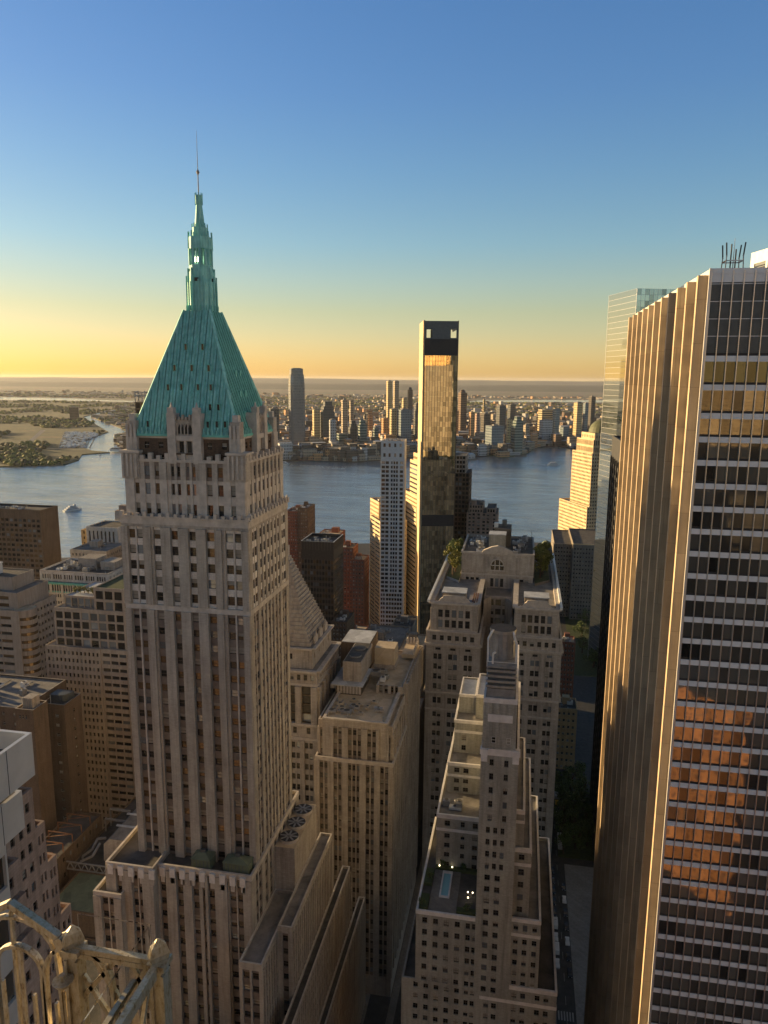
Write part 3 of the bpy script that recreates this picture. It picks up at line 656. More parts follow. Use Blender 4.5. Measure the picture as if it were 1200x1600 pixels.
ln.prism(octo(1.9), 259.0, 261.3, 'copper')
for i in range(8):
    a = i*pi/4+pi/8; ln.bar((cx+1.9*cos(a), cy+1.9*sin(a), 259), (cx+1.8*cos(a), cy+1.8*sin(a), 262.2), .22, .22, 'copper')
b.part('lantern', ln)
for (dx, dy) in ((-.42, -2.2), (.42, -2.2)):
    lm = MB(); lm.cyl(cx+dx, cy+dy, 253.0, 254.1, .28, 'lamp', n=8); b.part('lamp', lm)
sp = MB(); sp.prism(octo(1.3), 261.3, 266.8, 'copper', octo(.72)); sp.prism(octo(.85), 266.8, 268.9, 'copper')
for i in range(8): a = i*pi/4+pi/8; sp.bar((cx+.85*cos(a), cy+.85*sin(a), 266.6), (cx+.85*cos(a), cy+.85*sin(a), 269.4), .14, .14, 'copper')
b.part('spire', sp)
an = MB(); an.cyl(cx, cy, 268.8, 274, .16, 'greymetal', .13, 8); an.cyl(cx, cy, 273.6, 274.2, .2, 'greymetal', .45, 8); an.cyl(cx, cy, 274.2, 274.8, .45, 'greymetal', .15, 8); an.cyl(cx+.0, cy, 274.8, 283.6, .10, 'greymetal', .03, 6)
b.part('antenna', an)
# podium with its low wings
pst = dict(st40, ds=.45, win=('sash', 'dark', 'mull'))
pf = 'q3.2 w1.6 p.3 q3 w1.5 m.3 w1.5 q3.4'
b.tier(-102.6, -89.3, 157.4, 200, 0, 100.6, pst, f=pf, l=sidep, r=None, R=dict(fh=3.75, wh=1.8, sill=1.0, top=[('b', 1.5)]), ph=1.1, roof='roofdark')
b.tier(-89.3, -63.5, 159.6, 200, 0, 100.4, pst, f='p.5 w2 q2.8 w2 q2.4 w1.8 p1 w.9 q.7 w2 q3.4 p.4 w1.8 m.3 w1.8 q2.2', r=sidep, R=dict(fh=3.75, wh=1.8, sill=1.0, top=[('b', 1.5)]), ph=1.1, roof='roofdark')
b.tier(-105.4, -97.5, 155.4, 190, 0, 93.2, pst, f='q2.2 w1.7 m.3 w1.7 q2', l=sidep, R=dict(fh=3.75, wh=1.8, sill=1.0, top=[('b', 1.1)]), ph=1.0)
for x in [-101.9+i*2.9 for i in range(5)]: cr = b.part('cornice_ornament', MB()); cr.box(x, x+1.5, 156.8, 157.4, 97.6, 100.2, 'whiteband'); cr.box(x+.2, x+1.3, 157.0, 157.4, 95.9, 97.6, 'trim40')
for x in [-88.4+i*2.75 for i in range(9)]: cr = b.part('cornice_ornament', MB()); cr.box(x, x+1.5, 158.9, 159.5, 97.3, 99.9, 'whiteband'); cr.box(x+.2, x+1.3, 159.1, 159.6, 95.6, 97.3, 'trim40')
for (xa, xb, ya, yb) in ((-80.3, -75.2, 160.8, 164.6), (-71.6, -64.8, 160.9, 164.6)):
    c = MB(); c.box(xa, xb, ya, yb, 99.3, 102.2, 'roofgreen'); mx, my = (xa+xb)/2, (ya+yb)/2
    c.prism([(xa-.2, ya-.2), (xb+.2, ya-.2), (xb+.2, yb+.1), (xa-.2, yb+.1)], 102.2, 103.3, 'roofgreen', [(mx-1, my-.6), (mx+1, my-.6), (mx+1, my+.6), (mx-1, my+.6)])
    c.box(mx-.7, mx+.7, my-.4, my+.4, 103.3, 104.0, 'louvre')
    for i in range(int(xb-xa)): c.box(xa+.3+i, xa+.45+i, ya-.06, ya, 99.6, 102, 'louvre')
    b.part('roof_hatch', c)
# stepped wings down the right side
wst = dict(st40, ds=.4, win=('sash', 'dark', 'mull'))
wr = 'q.75 w1.1 | q.75'
b.tier(-57.6, -53.7, 162, 203, 0, 85.2, wst, f='p1 w1.4 p1', r=wr, R=dict(fh=3.75, wh=1.8, sill=1.0, top=[('n', 2.0)]), ph=.8, roof='roofgrey')
b.tier(-63.5, -57.6, 150, 177, 0, 84.0, wst, f='p.6 w1.4 p.4 w1.4 p.6', r=wr, R=dict(fh=3.75, wh=1.8, sill=1.0, top=[('n', 2.0)]), ph=.8, roof='roofgrey')
b.tier(-53.7, -51.0, 148, 216, 0, 65, wst, f='p1 w1.4 p1', r=wr, R=dict(fh=3.75, wh=1.8, sill=1.0, top=[('n', 1.4)]), ph=.8)
b.tier(-51.0, -48.6, 138, 229, 0, 44, wst, f='p1 w1.4 p1', r=wr, R=dict(fh=3.75, wh=1.8, sill=1.0, top=[('n', 1.2)]), ph=.8)
b.finish()

# cooling tower block behind the wings
b = B('cooling_tower_block', 'tan rooftop block with three round fan openings right of the green roofed tower', (-60, 188, 0), cat='building')
b.tier(-63.4, -57.62, 177.1, 199, 0, 97, dict(wall='limestone', trim='limetrim'), ph=0, roof='rooftan')
for y in (181.2, 188, 194.8):
    c = MB(); c.cyl(-60.5, y, 97, 97.9, 2.8, 'limetrim', 2.7, 20, cap='charcoal')
    for i in range(8): a = i*pi/4; c.bar((-60.5, y, 97.95), (-60.5+2.5*cos(a), y+2.5*sin(a), 97.95), .5, .06, 'greymetal')
    c.cyl(-60.5, y, 97.9, 98.3, .5, 'greymetal', n=8); b.part('fan', c)
b.finish()
# ================================================================ 2. SLAB TOWER ON THE RIGHT (steel fins, stone piers)
b = B('office_tower', 'huge office tower filling the right edge, long side of gold lit steel piers', (45, 174, 0), cat='skyscraper')
X0, X1, Y0, Y1, ZT = 28.2, 64, 130, 214, 242.6
# long left side: stone-clad piers standing 1.5 m proud of the glass, 8.8 m bays
stL = dict(wall='steelpanel', span='steelpanel', mull='steelpanel', dp=0, ds=.02, dw=.25, dm=-.12, win=('none', 'side', 'mull'))
b.tier(X0, X1, Y0, Y1, 0, ZT, stL, l='p.3 w1.2 m.15 w1.2 m.15 w1.2 m.15 w1.2 m.15 w1.2 m.15 w1.2 | p.3', R=dict(fh=4.0, wh=2.6, sill=.6, top=[('n', 3.5)]), ph=1.0, roof='roofgrey', cap='steelpanel')
for i in range(11):
    y = Y0+.55+i*8.18
    pr = MB(); pr.box(X0-1.65, X0-.02, y, y+1.0, 0, ZT-.9, 'pier', False)
    b.part('pier', pr)
# front: 7 visible bays of 1.6 m between bright mullions
F_ = MB(); xs = [X0+.18+i*1.62 for i in range(22)]
xs = [x for x in xs if x < X1]+[X1]
w_ = b.wall
zl = [ZT-1.9, ZT-4.0]
fl = [229.1, 224.5]; z = 219.9
while z > 4: fl.append(z); z -= 3.87
w_.box(X0, X1, Y0-.30, Y0+.05, ZT-.8, ZT+.02, 'bandpanel'); w_.box(X0, X1, Y0-.22, Y0+.05, ZT-2.1, ZT-.8, 'bandpanel')
lv = MB()
for i in range(len(xs)-1):
    lv.box(xs[i]+.1, xs[i+1]-.1, Y0-.1, Y0-.04, 229.5, ZT-2.1, 'louvre', False)
for k in range(36): lv.box(X0+.2, X1, Y0-.18, Y0-.1, 229.7+k*.3, 229.8+k*.3, 'bandpanel' if k % 9 == 8 else 'louvre', False)
b.part('louvre_band', lv)
w_.box(X0+.02, X1-.02, Y0-.12, Y0-.03, 229.08, 229.52, 'charcoal')
for z, zn in zip(fl[:-1], fl[1:]):
    w_.box(X0+.05, X1-.05, Y0-.2, Y0-.03, z-.95, z-.02, 'bandpanel'); w_.box(X0+.06, X1-.06, Y0-.08, Y0-.03, zn-.01, zn+.38, 'charcoal')
    for i in range(len(xs)-1):
        b.wins.append(((xs[i]+.1, Y0-.05, zn+.38), (1, 0), xs[i+1]-xs[i]-.2, z-.95-zn-.38, ('none', 'smoke' if z < 226 else 'smoke2', 'mull')))
for x in xs: F_.box(x-.07, x+.07, Y0-.42, Y0-.02, 0, ZT-.3, 'steel', False)
b.part('mullion', F_)
cpr = MB(); cpr.box(X0-.25, X0+.1, Y0-.65, Y0-.3, 0, ZT, 'steelpanel', False); b.part('corner_post', cpr)
am = MB(); ax, ay = 36.2, 150
for (dx, dy) in ((-1.4, -1.4), (1.4, -1.4), (1.4, 1.4), (-1.4, 1.4)):
    am.bar((ax+dx*1.2, ay+dy*1.2, 241.6), (ax+dx, ay+dy, 247.5), .16, .16, 'greymetal'); am.bar((ax+dx, ay+dy, 247.2), (ax+dx*1.15, ay+dy, 249.6), .22, .12, 'charcoal')
for z in (244, 246.4): am.box(ax-1.5, ax+1.5, ay-1.5, ay-1.35, z, z+.18, 'whitepaint'); am.box(ax-1.5, ax+1.5, ay+1.35, ay+1.5, z, z+.18, 'whitepaint'); am.box(ax-1.5, ax-1.35, ay-1.35, ay+1.35, z, z+.18, 'rust'); am.box(ax+1.35, ax+1.5, ay-1.35, ay+1.35, z, z+.18, 'rust')
am.box(ax-1.2, ax+1.2, ay-1.2, ay+1.2, 244.6, 245.1, 'charcoal'); am.cyl(ax+.1, ay, 245, 250.6, .09, 'greymetal', .03, 6); am.cyl(ax-.6, ay-1, 245, 249.4, .12, 'charcoal', n=6); am.cyl(ax+.7, ay+1, 245, 248.8, .12, 'rust', n=6)
b.part('antenna_mast', am)
b.finish()
b = B('office_tower', 'pale panelled tower top showing above the roof at the far right edge', (101, 270, 0), rot=radians(14), cat='skyscraper')
b.tier(-17, 25, -8, 30, 0, 270, dict(wall='whitepaint', span='louvre', trim='whitepaint', dw=.3, ds=.3), f='p3 w40', l='p2 w6 p1 w6 p1 w6 p1 w6 p2', R=dict(fh=3.0, wh=1.2, sill=.9, top=[('n', 4)]), ph=1, roof='roofgrey')
b.finish(0)
# glass tower behind it
b = B('glass_tower', 'mirror glass tower reflecting the sunset behind the gold pier tower', (73.5, 555, 0), rot=radians(18), cat='skyscraper')
stG = dict(wall='greymetal', span='greymetal', mull='steel', trim='steelpanel', ds=.02, dw=.05, dm=-.06, dp=0, win=('none', 'teal', 'mull'))
b.tier(0, 34, 0, 46, 0, 288, stG, f='m.2 w2.9 | m.2', l='m.2 w45.5 m.2', r='m.2 w2.9 | m.2', R=dict(fh=4.1, wh=3.94, sill=.08), ph=.5, roof='roofgrey', cap='steel')
b.finish()
# dark steel slab between them
b = B('dark_tower', 'dark steel office block wedged between the mirror glass tower and the gold pier tower', (60, 330, 0), cat='skyscraper')
b.tier(42.3, 80, 325, 372, 0, 199, dict(wall='charcoal', span='charcoal', trim='charcoal', dq=.4, dw=.5, ds=.1, win=('none', 'smoke', 'mull')), f='q1 w7 | q1', l='q1 w7 | q1', R=dict(fh=4.4, wh=2.6, sill=1, top=[('n', 9), ('b', .6)]), ph=1)
b.units(44, 60, 328, 350, 198, 4, seed=4); b.finish()

# ================================================================ 3. THE H-SHAPED STONE OFFICE BLOCK
b = B('office_block', 'massive twin winged stone block with roof garden trees and an arched window', (-9, 350, 0))
sE = dict(wall='limestone', span='limestone', trim='limetrim', alt='limetrim', dq=.3, dw=.4, ds=.04, db=.35, dc=1.1, dm=.06, win=('sash', 'dark', 'mull'))
body = 'q3.4 w1.7 m.45 w1.7 q3.1 w1.9 m.45 w1.9 q3.1 w1.7 m.45 w1.7 q3.4'
sideb = 'q3.4 w1.7 m.45 w1.7 | q3.4'
six = 'q2.2 w1.5 p1.4 w1.5 p1.4 w1.5 p1.4 w1.5 p1.4 w1.5 p1.4 w1.5 q2.2'
sides = 'q2 w1.5 p1.6 | w1.5 q2'
five = 'q3 p.6 w2.3 p1.1 w2.3 p1.1 w2.3 p1.1 w2.3 p1.1 w2.3 p.6 q3'
for x0, x1, rt in ((-37.2, -14.6, 'r'), (-2.0, 18.9, 'l')):
    inner = sideb
    b.tier(x0, x1, 300, 400, 0, 84, sE, f=body, r=sideb, l=sideb, R=dict(fh=4.45, wh=2.3, sill=1.1), ph=0)
    b.tier(x0, x1, 300, 400, 84, 92.5, sE, f=body, r=sideb, l=sideb, R=dict(fh=6.0, wh=2.4, sill=1.8, bot=[('b', .8), ], top=[('c', .7)]), ph=0)
    b.tier(x0, x1, 300, 400, 92.5, 110.5, sE, f=body, r=sideb, l=sideb, R=dict(fh=4.5, wh=2.5, sill=1.0), ph=0)
    b.tier(x0, x1, 300, 400, 110.5, 113.5, dict(sE, win=('none', 'dark', 'mull')), f='q4.3 w2.6 q4.6 w2.6 q4.6 w2.6 q4.3', r=sides, l=sides, R=dict(fh=2, wh=.9, sill=.5, top=[('b', .5)]), ph=0)
    b.tier(x0, x1, 300, 400, 113.5, 119.8, sE, f=six, r=sides, l=sides, R=dict(fh=4.8, wh=2.2, sill=1.2, bot=[('c', .8)], top=[('b', .6)]), ph=.5)
    b.tier(x0+1.5, x1-1.5, 301.5, 398.5, 119.4, 132, sE, f=five, r=sides, l=sides, R=dict(fh=4.2, wh=3.1, sill=.7, bot=[('b', .7)], top=[('n', 2.0), ('c', .9)]), ph=1.3, roof='roofgrey', pt=1.2)
    # scrolled parapet gable on the end wall
    g = MB(); a, c_ = x0+3.2, x1-3.2; mid = (a+c_)/2; hw = (c_-a)/2
    prof = [(-1, 0), (-.97, .5), (-.88, .25), (-.8, .5), (-.72, 1.5), (-.62, 2.0), (-.56, 2.9), (-.3, 3.05), (.3, 3.05), (.56, 2.9), (.62, 2.0), (.72, 1.5), (.8, .5), (.88, .25), (.97, .5), (1, 0)]
    P1 = [(mid+hw*u_, 301.6, 132+v_) for u_, v_ in prof]; P2 = [(mid+hw*u_, 302.5, 132+v_) for u_, v_ in prof]
    g.poly(P1, 'limetrim'); g.poly(P2[::-1], 'limetrim')
    for i in range(len(P1)): j = (i+1) % len(P1); g.poly([P1[i], P1[j], P2[j], P2[i]], 'limetrim')
    b.part('gable', g)
    h_ = MB(); h_.box(mid-5.2, mid+4.6, 303, 310.5, 130.8, 135.8, 'greystone'); h_.box(mid-5.5, mid+4.9, 302.7, 310.8, 135.8, 136.2, 'roofwhite'); b.part('lift_house', h_)
    k_ = MB()
    for q in range(18): k_.box(x0-.5+q*(x1-x0+.6)/18, x0-.5+q*(x1-x0+.6)/18+.5, 298.7, 299.0, 113.7, 114.4, 'limetrim')
    b.part('cornice_bracket', k_)
pip = MB()
for i in range(3): pip.box(-18.6+i*.9, -18.2+i*.9, 304, 318, 131.4, 132.2, 'rust')
pip.box(-20.5, -15.8, 304, 318, 130.8, 131.2, 'greymetal'); b.part('pipe_rack', pip)
# joining block with the recessed court
b.tier(-14.7, -1.9, 330, 392, 0, 127.5, sE, f='q1.6 w2.1 m.6 w2.1 m.6 w2.1 q1.6', R=dict(fh=4.4, wh=2.9, sill=.8, top=[('b', .8)]), ph=.4, roof='roofgrey')
# chamfered bays in the court corners
for sx, xx in ((-1, -14.6), (1, -2.0)):
    q = MB(); q.prism([(xx, 330), (xx-sx*3.2, 330), (xx, 324)], 0, 127.4, 'limestone'); b.part('corner_bay', q)
# central block with arched window
sC = dict(sE, dq=.35, win=('sash', 'dark', 'mull'))
b.tier(-26.6, 7.2, 345, 385, 126.2, 134.0, sC, f='q2.2 w1.5 p.8 w1.7 p.8 w1.5 q2.2 p.9 q1 p1.4 w1.5 p.8 w1.6 p.8 w1.5 p1.4 q1 p.9 q2.2 w1.5 p.8 w1.7 p.8 w1.5 q2.2', r='p4 w1.5 p5 | p2', l='p4 w1.5 p5 | p2', R=dict(fh=5.2, wh=3.4, sill=.6, bot=[('b', .8)], top=[('b', .6)]), ph=0)
b.tier(-26.6, 7.2, 345, 385, 134.0, 144.5, sC, f='q8.6 p.9 q8 p.9 q8.6', r='p4 q1 p8 | p3', l='p4 q1 p8 | p3', R=dict(fh=20, wh=.01, sill=.01, top=[('n', 1.4), ('b', .8)], bot=[('n', .8)]), ph=1.2, roof='roofdark')
b.wins = [w for w in b.wins if w[3] > .3]
ar = MB(); ac, ay = -9.7, 344.55; r_ = 3.0; zc = 138.4
arc = [(ac+r_*cos(pi-i*pi/14), zc+r_*sin(pi-i*pi/14)) for i in range(15)]
ar.poly([(ac-r_, ay, zc-2.2), (ac+r_, ay, zc-2.2)]+[(x, ay, z) for x, z in arc[::-1]], 'darkpane')
for i in range(14):
    (xa, za), (xb, zb2) = arc[i], arc[i+1]; ar.bar((xa, ay-.1, za), (xb, ay-.1, zb2), .55, .5, 'limetrim', (0, 1, 0))
for dx in (-1.05, 1.05): ar.box(ac+dx-.22, ac+dx+.22, ay-.12, ay-.02, zc-2.2, zc+2.7, 'limetrim')
ar.box(ac-r_, ac+r_, ay-.1, ay-.02, zc-.2, zc+.1, 'white'); ar.box(ac-r_-.5, ac+r_+.5, ay-.35, ay-.02, zc-2.7, zc-2.2, 'limetrim')
b.part('arched_window', ar)
pd = MB(); P1 = [(ac-7.2, 144.5), (ac+7.2, 144.5), (ac+6.8, 145.4), (ac+3, 147.2), (ac, 147.9), (ac-3, 147.2), (ac-6.8, 145.4)]
pd.poly([(x, 344.3, z) for x, z in P1], 'limetrim'); pd.poly([(x, 346.2, z) for x, z in P1[::-1]], 'limetrim')
for i in range(7): j = (i+1) % 7; pd.poly([(P1[i][0], 344.3, P1[i][1]), (P1[j][0], 344.3, P1[j][1]), (P1[j][0], 346.2, P1[j][1]), (P1[i][0], 346.2, P1[i][1])], 'limetrim')
b.part('pediment', pd)
ph_ = MB(); ph_.box(-14.2, -6.4, 352, 360, 143.4, 151.5, 'decobrick'); ph_.box(-14.4, -6.2, 351.8, 360.2, 151.5, 151.9, 'roofwhite')
ph_.box(-12, -4, 363, 376, 143.4, 152.5, 'roofdark'); ph_.box(-8.6, -6.4, 368, 371, 152.5, 156, 'louvre'); ph_.box(-12.5, -10.5, 366, 369, 152.5, 154.6, 'whitepaint'); b.part('penthouse', ph_)
b.units(-25, -15.5, 347, 380, 143.3, 14, seed=2, hmax=2.6); b.units(-4.5, 5.5, 347, 380, 143.3, 14, seed=3, hmax=3)
for x in (-25.6, 6.2): c = MB(); c.cyl(x, 384, 143.5, 148, .12, 'greymetal', n=6); b.part('pole', c)
pp = MB(); pp.prism([(-33.6, 345), (-27.2, 338), (-27.0, 350), (-27.0, 372), (-31, 372), (-33.6, 366)], 130.7, 131.8, 'limetrim', cap='lawn'); b.part('planter', pp)
pp = MB(); pp.prism([(8.0, 340), (14.8, 348), (15.0, 370), (8, 372)], 130.7, 131.8, 'greystone', cap='lawn'); b.part('planter', pp)
for xx in (-36.9, 18.2): q = MB(); q.box(xx-.4, xx+.6, 301, 400, 131.8, 132.9, 'whitepaint'); b.part('parapet_coping', q)
b.finish()

# ================================================================ 4. STEPPED BUFF BRICK TOWER IN FRONT OF IT
b = B('stepped_tower', 'slim buff brick setback tower with white bands, in front of the twin winged block', (-5, 190, 0), cat='skyscraper')
sM = dict(wall='decobrick', span='decobrick', trim='whiteband', dp=0, dq=.12, ds=0, dw=.3, db=.1, win=('pair', 'dark', 'mull'))
Rm = dict(fh=3.12, wh=1.55, sill=.8)
def RM(**k): d = dict(Rm); d.update(k); return d
# base
b.tier(-24.6, -5.2, 160, 222, 0, 77.6, sM, f='p3.2 w1.25 p1.5 w1.25 p1.5 w1.25 p1.5 w1.25 p1.5 w1.25 p1.3 w1.1 p.5 w1.1 p1.4', l='p1.5 w1.2 p1.5 | p.1', R=RM(), ph=1.0, cap='decobrick')
b.tier(-5.2, 13.3, 159.9, 222, 0, 80.0, sM, f='p1.1 w1.2 p.8 w1.2 p3.8 w1.2 p1 w1.2 p2.4 w1.2 p1 w1.2 p2.0', r='p1.5 w1.2 p1.5 | p.1', R=RM(top=[('b', .9), ('s', .8), ('w', 1.55), ('s', .7), ('b', 1.1)]), ph=1.0, cap='whiteband')
# left terrace block with pool
b.tier(-21.2, -5.9, 160.05, 200, 76.6, 97.0, sM, f='p1.6 w1.3 p1.5 w1.3 p1.5 w1.3 p1.5 w1.3 p1.5 w1.1 p.5 w1.1 p.6', l='p1.5 w1.2 p1.5 | p.1', R=RM(top=[('b', 1.0)]), ph=.6, roof='roofdark', cap='whiteband')
b.tier(-.4, 8.7, 160.1, 215, 79, 98.4, sM, f='w1.2 p1.9 w1.2 p1.2 w1.2 p1.3 w1.2 p.9', r='p1.5 w1.2 p1.5 | p.1', R=RM(top=[('b', .8), ('s', .8), ('w', 1.55), ('s', .7), ('b', 1.0)]), ph=.8, roof='roofgrey', cap='whiteband')
# steps up the left side
b.tier(-18.5, -6.9, 178, 212, 96.2, 112.0, sM, f='p1.9 w1.3 p2.6 w.9 p1.9 w1.2 p.7', l='p1.5 w1.2 p1.5 | p.1', R=RM(top=[('b', .8), ('s', .7), ('w', 1.55), ('s', .6), ('b', 1.1)]), ph=.6, roof='roofgrey', cap='whiteband')
b.tier(-17.0, -6.9, 190, 213, 111.2, 120.4, sM, f='p1.5 w1.2 p.9 w1.2 p3.6', l='p1.5 w1.2 p1.5 | p.1', R=RM(fh=3.0, top=[('b', .7), ('s', .5), ('w', 1.5), ('s', .5), ('b', .9)]), ph=.5, roof='roofgrey', cap='whiteband')
b.tier(-16.0, -7.4, 197, 214, 119.8, 129.8, sM, f='p2 w1.2 p2.4 q2.5', l='p1.5 w1.2 p1.5 | p.1', R=RM(fh=3.0, top=[('b', .8), ('s', .6), ('n', 1.5), ('b', .9)]), ph=.5, roof='roofgrey', cap='whiteband')
b.tier(-15.3, -10.3, 203, 216, 129.2, 135.0, sM, f='p1', R=RM(fh=20, wh=.01, sill=.01, top=[('b', .8)], bot=[('n', 1)]), ph=.5, roof='roofwhite', cap='whiteband')
b.tier(-10.3, -7.1, 200, 216, 129.2, 136.5, sM, f='p1', R=RM(fh=20, wh=.01, sill=.01, top=[('b', .8)], bot=[('n', 1)]), ph=.5, roof='roofwhite', cap='whiteband')
# right side steps
b.tier(1.6, 5.8, 162, 206, 97.6, 115.6, sM, f='p1.2 w1.2 p1.4', r='p1.5 w1.2 p1.5 | p.1', R=RM(top=[('b', .8), ('s', .7), ('w', 1.55), ('s', .6), ('b', 1.0)]), ph=.5, roof='roofgrey', cap='whiteband')
b.tier(1.4, 3.9, 163, 200, 115.1, 124.8, sM, f='p1', r='p1.5 w1.2 p1.5 | p.1', R=RM(fh=20, wh=.01, sill=.01, top=[('b', .8), ('s', 1.6), ('b', 1.0)], bot=[('n', 1)]), ph=.5, roof='roofgrey', cap='whiteband')
# central shaft
b.tier(-6.7, 1.9, 159.6, 200, 76.5, 110, sM, f='p1.6 w1.15 p1.0 w1.15 p2.9', r='p3', R=RM(fh=3.1), ph=0)
b.tier(-6.7, 1.9, 159.6, 200, 110, 122.5, sM, f='p1.7 w.9 p.75 w.9 p.75 w.9 p2.5', r='p3', R=RM(fh=3.1), ph=0)
b.tier(-6.7, 1.9, 159.6, 200, 122.5, 141.5, sM, f='p1.7 w.8 p2 w.8 p1.9', r='p3 w1.2 p3 | p.1', R=RM(fh=3.3, top=[('b', 1.6)]), ph=.4, cap='whiteband')
b.tier(-6.5, 1.1, 159.75, 196, 141.0, 153.8, sM, f='p.6 q1.4 p.2 q1.2 p.2 q1.2 p.2 q1.4 p.6', r='p3', R=RM(fh=20, wh=.01, sill=.01, top=[('b', 1.1)], bot=[('s', .9), ('n', 2.6)]), ph=.6, cap='whiteband', roof='roofgrey')
b.wins = [w for w in b.wins if w[3] > .3]
for x in (-4.4, -1.0):
    b.wins.append(((x, 159.68, 143.0), (1, 0), .95, 1.5, ('sash', 'dark', 'white')))
wb = MB(); wb.box(-5.4, .2, 159.5, 159.74, 148.2, 150.0, 'whiteband'); b.part('white_panel', wb)
for x in (-6.9, .3):
    c = MB(); c.box(x, x+1.9, 159.1, 161, 140.2, 141.4, 'whiteband'); c.box(x+.2, x+1.7, 159.2, 161, 138.4, 140.2, 'whiteband'); b.part('carved_corner', c)
mc = MB(); mc.box(-5.9, .5, 160.6, 176, 153.2, 155.8, 'greymetal')
for k in range(4): mc.box(-6.1, .7, 160.3, 160.9, 156.1+k*1.25, 156.65+k*1.25, 'ductmetal')
mc.box(-5.8, .4, 161.2, 176, 155.8, 160.8, 'louvre'); mc.box(-6.1, .7, 160.4, 176.4, 160.8, 161.1, 'greymetal')
for x in (-6.1, .6): mc.box(x, x+.14, 160.4, 160.55, 161.1, 162.3, 'whitepaint')
mc.box(-6.1, .74, 160.42, 160.5, 162.2, 162.32, 'whitepaint'); b.part('louvred_plant_room', mc)
ct = MB(); ct.cyl(-2.8, 168, 161.1, 167.2, 3.0, 'greymetal', 2.9, 20, cap='roofdark'); ct.cyl(-2.8, 168, 167.2, 167.9, 3.1, 'ductmetal', 3.1, 20, cap='roofdark')
for i in range(10): a = i*pi/5; ct.bar((-2.8+3.02*cos(a), 168+3.02*sin(a), 161.2), (-2.8+2.95*cos(a), 168+2.95*sin(a), 167.2), .16, .16, 'greymetal')
b.part('cooling_drum', ct)
for pts in ([(-6.0, 163, 161.2), (-6.0, 163, 166.6), (-5.4, 164, 167.8), (-5.0, 166, 167.8)], [(.4, 163, 161.2), (.4, 163, 166.0), (-.2, 164, 167.4), (-.4, 166, 167.6)], [(-4.8, 162, 161.2), (-4.8, 162, 163.6), (-4.2, 162, 164.0)]):
    c = MB()
    for q, r in zip(pts[:-1], pts[1:]): c.bar(q, r, .42, .42, 'whitepaint')
    b.part('pipe', c)
# roof terrace: pool, paving, planters
pl = MB(); pl.box(-18.4, -11.6, 160.9, 177.6, 96.4, 96.62, 'pave', False); b.part('terrace_paving', pl)
pl = MB()
for q in ((-16.3, -15.9, 166, 176), (-14.1, -13.7, 166, 176), (-15.9, -14.1, 166, 166.4), (-15.9, -14.1, 175.2, 176)): pl.box(*q, 96.62, 97.05, 'whiteband', False)
pl.box(-15.9, -14.1, 166.4, 175.2, 96.62, 96.8, 'pool', False); b.part('pool', pl)
for q in ((-20.6, -18.6, 161, 166), (-11.4, -6.4, 161, 162.6), (-20.6, -18.6, 170, 176), (-18.4, -7.4, 176.6, 177.8)):
    pl = MB(); pl.box(*q, 96.4, 97.3, 'lawn', False); b.part('planter', pl)
b.units(-18, -9, 180, 186, 111.4, 3, seed=7); b.units(2, 11, 185, 210, 79.1, 6, seed=8); b.units(3.5, 7, 185, 210, 97.7, 3, seed=9)
b.finish(100)
# roof terrace lamps
for (x, y) in ((-17.4, 177.2), (-14.0, 177.2), (-9.2, 168.2), (-8.0, 168.2), (-9.0, 166.2)):
    l = MB(); l.cyl(x, y, 96.5, 97.35, .06, 'charcoal', n=6); l.cyl(x, y, 97.35, 97.6, .14, 'lamp', n=8)
    tag(l.obj('terrace_lamp', None, (x, y, 96.4), (x, y, 96.4)), 'small lit lamp on the roof terrace beside the narrow pool', 'lamp', 'lamps on the pool terrace')

# ================================================================ 5. TAN-ROOFED BLOCK AND THE STEPPED PYRAMID
b = B('office_block', 'brown stone block with a broad flat tan gravel roof and rooftop fan houses', (-54, 260, 0))
sK = dict(wall='limestone', span='spandrel40', trim='limetrim', mull='limestone', dq=.4, ds=.3, dw=.5, dm=.12, db=.2, win=('sash', 'dark', 'mull'))
kf = 'q1.6 w1.25 m.5 w1.25 q2.2 w1.25 m.5 w1.25 q2.4 w1.15 m.4 w1.15 m.4 w1.15 q2.4 w1.25 m.5 w1.25 q2.2 w1.25 m.5 w1.25 q1.6'
kr = 'q2 w1.25 m.5 w1.25 | q2'
b.tier(-67.9, -40.0, 234, 300, 0, 93.5, sK, f=kf, r=kr, l=kr, R=dict(fh=4.05, wh=2.0, sill=1.1, bot=[('n', 8)], top=[('b', 1.4)]), ph=.5)
b.tier(-65.6, -42.3, 235.3, 300, 93.0, 107.6, dict(sK, dw=.35), f='p2.6 q1 w1.2 m.4 w1.2 q2 w1.15 m.4 w1.15 m.4 w1.15 q2 w1.2 m.4 w1.2 q1 p2.6', r=kr, R=dict(fh=4.2, wh=2.1, sill=1.2, top=[('n', 2.4), ('b', .5)]), ph=1.0, roof='rooftan', pt=1.0)
b.tier(-43.5, -40.6, 236.5, 300, 93.1, 106.0, dict(sK), f='p.8 w1.2 p.8', r=kr, R=dict(fh=4.2, wh=2.1, sill=1.2, top=[('n', 3.4)]), ph=.8, roof='rooftan')
b.tier(-67.4, -63.0, 236.5, 300, 93.1, 106.4, dict(sK), f='p.6 w1.2 p.6 w1.2 p.6', l=kr, R=dict(fh=4.2, wh=2.1, sill=1.2, top=[('n', 3.0)]), ph=.8, roof='rooftan')
b.tier(-51.5, -41.5, 262, 300, 106.4, 109.8, dict(sK), f='q1 w1.2 q.6 w1.2 q1 w1 q.5 w1 q1.4', r='q1 w1.2 | q1', R=dict(fh=3.1, wh=1.9, sill=.6), ph=.6, roof='rooftan')
b.tier(-41.4, -39.8, 264, 306, 93, 110.4, dict(sK, span='rooftan'), r='q1.2 w1.5 | q1.2', R=dict(fh=4.2, wh=2.4, sill=1.0), ph=.6, roof='rooftan')
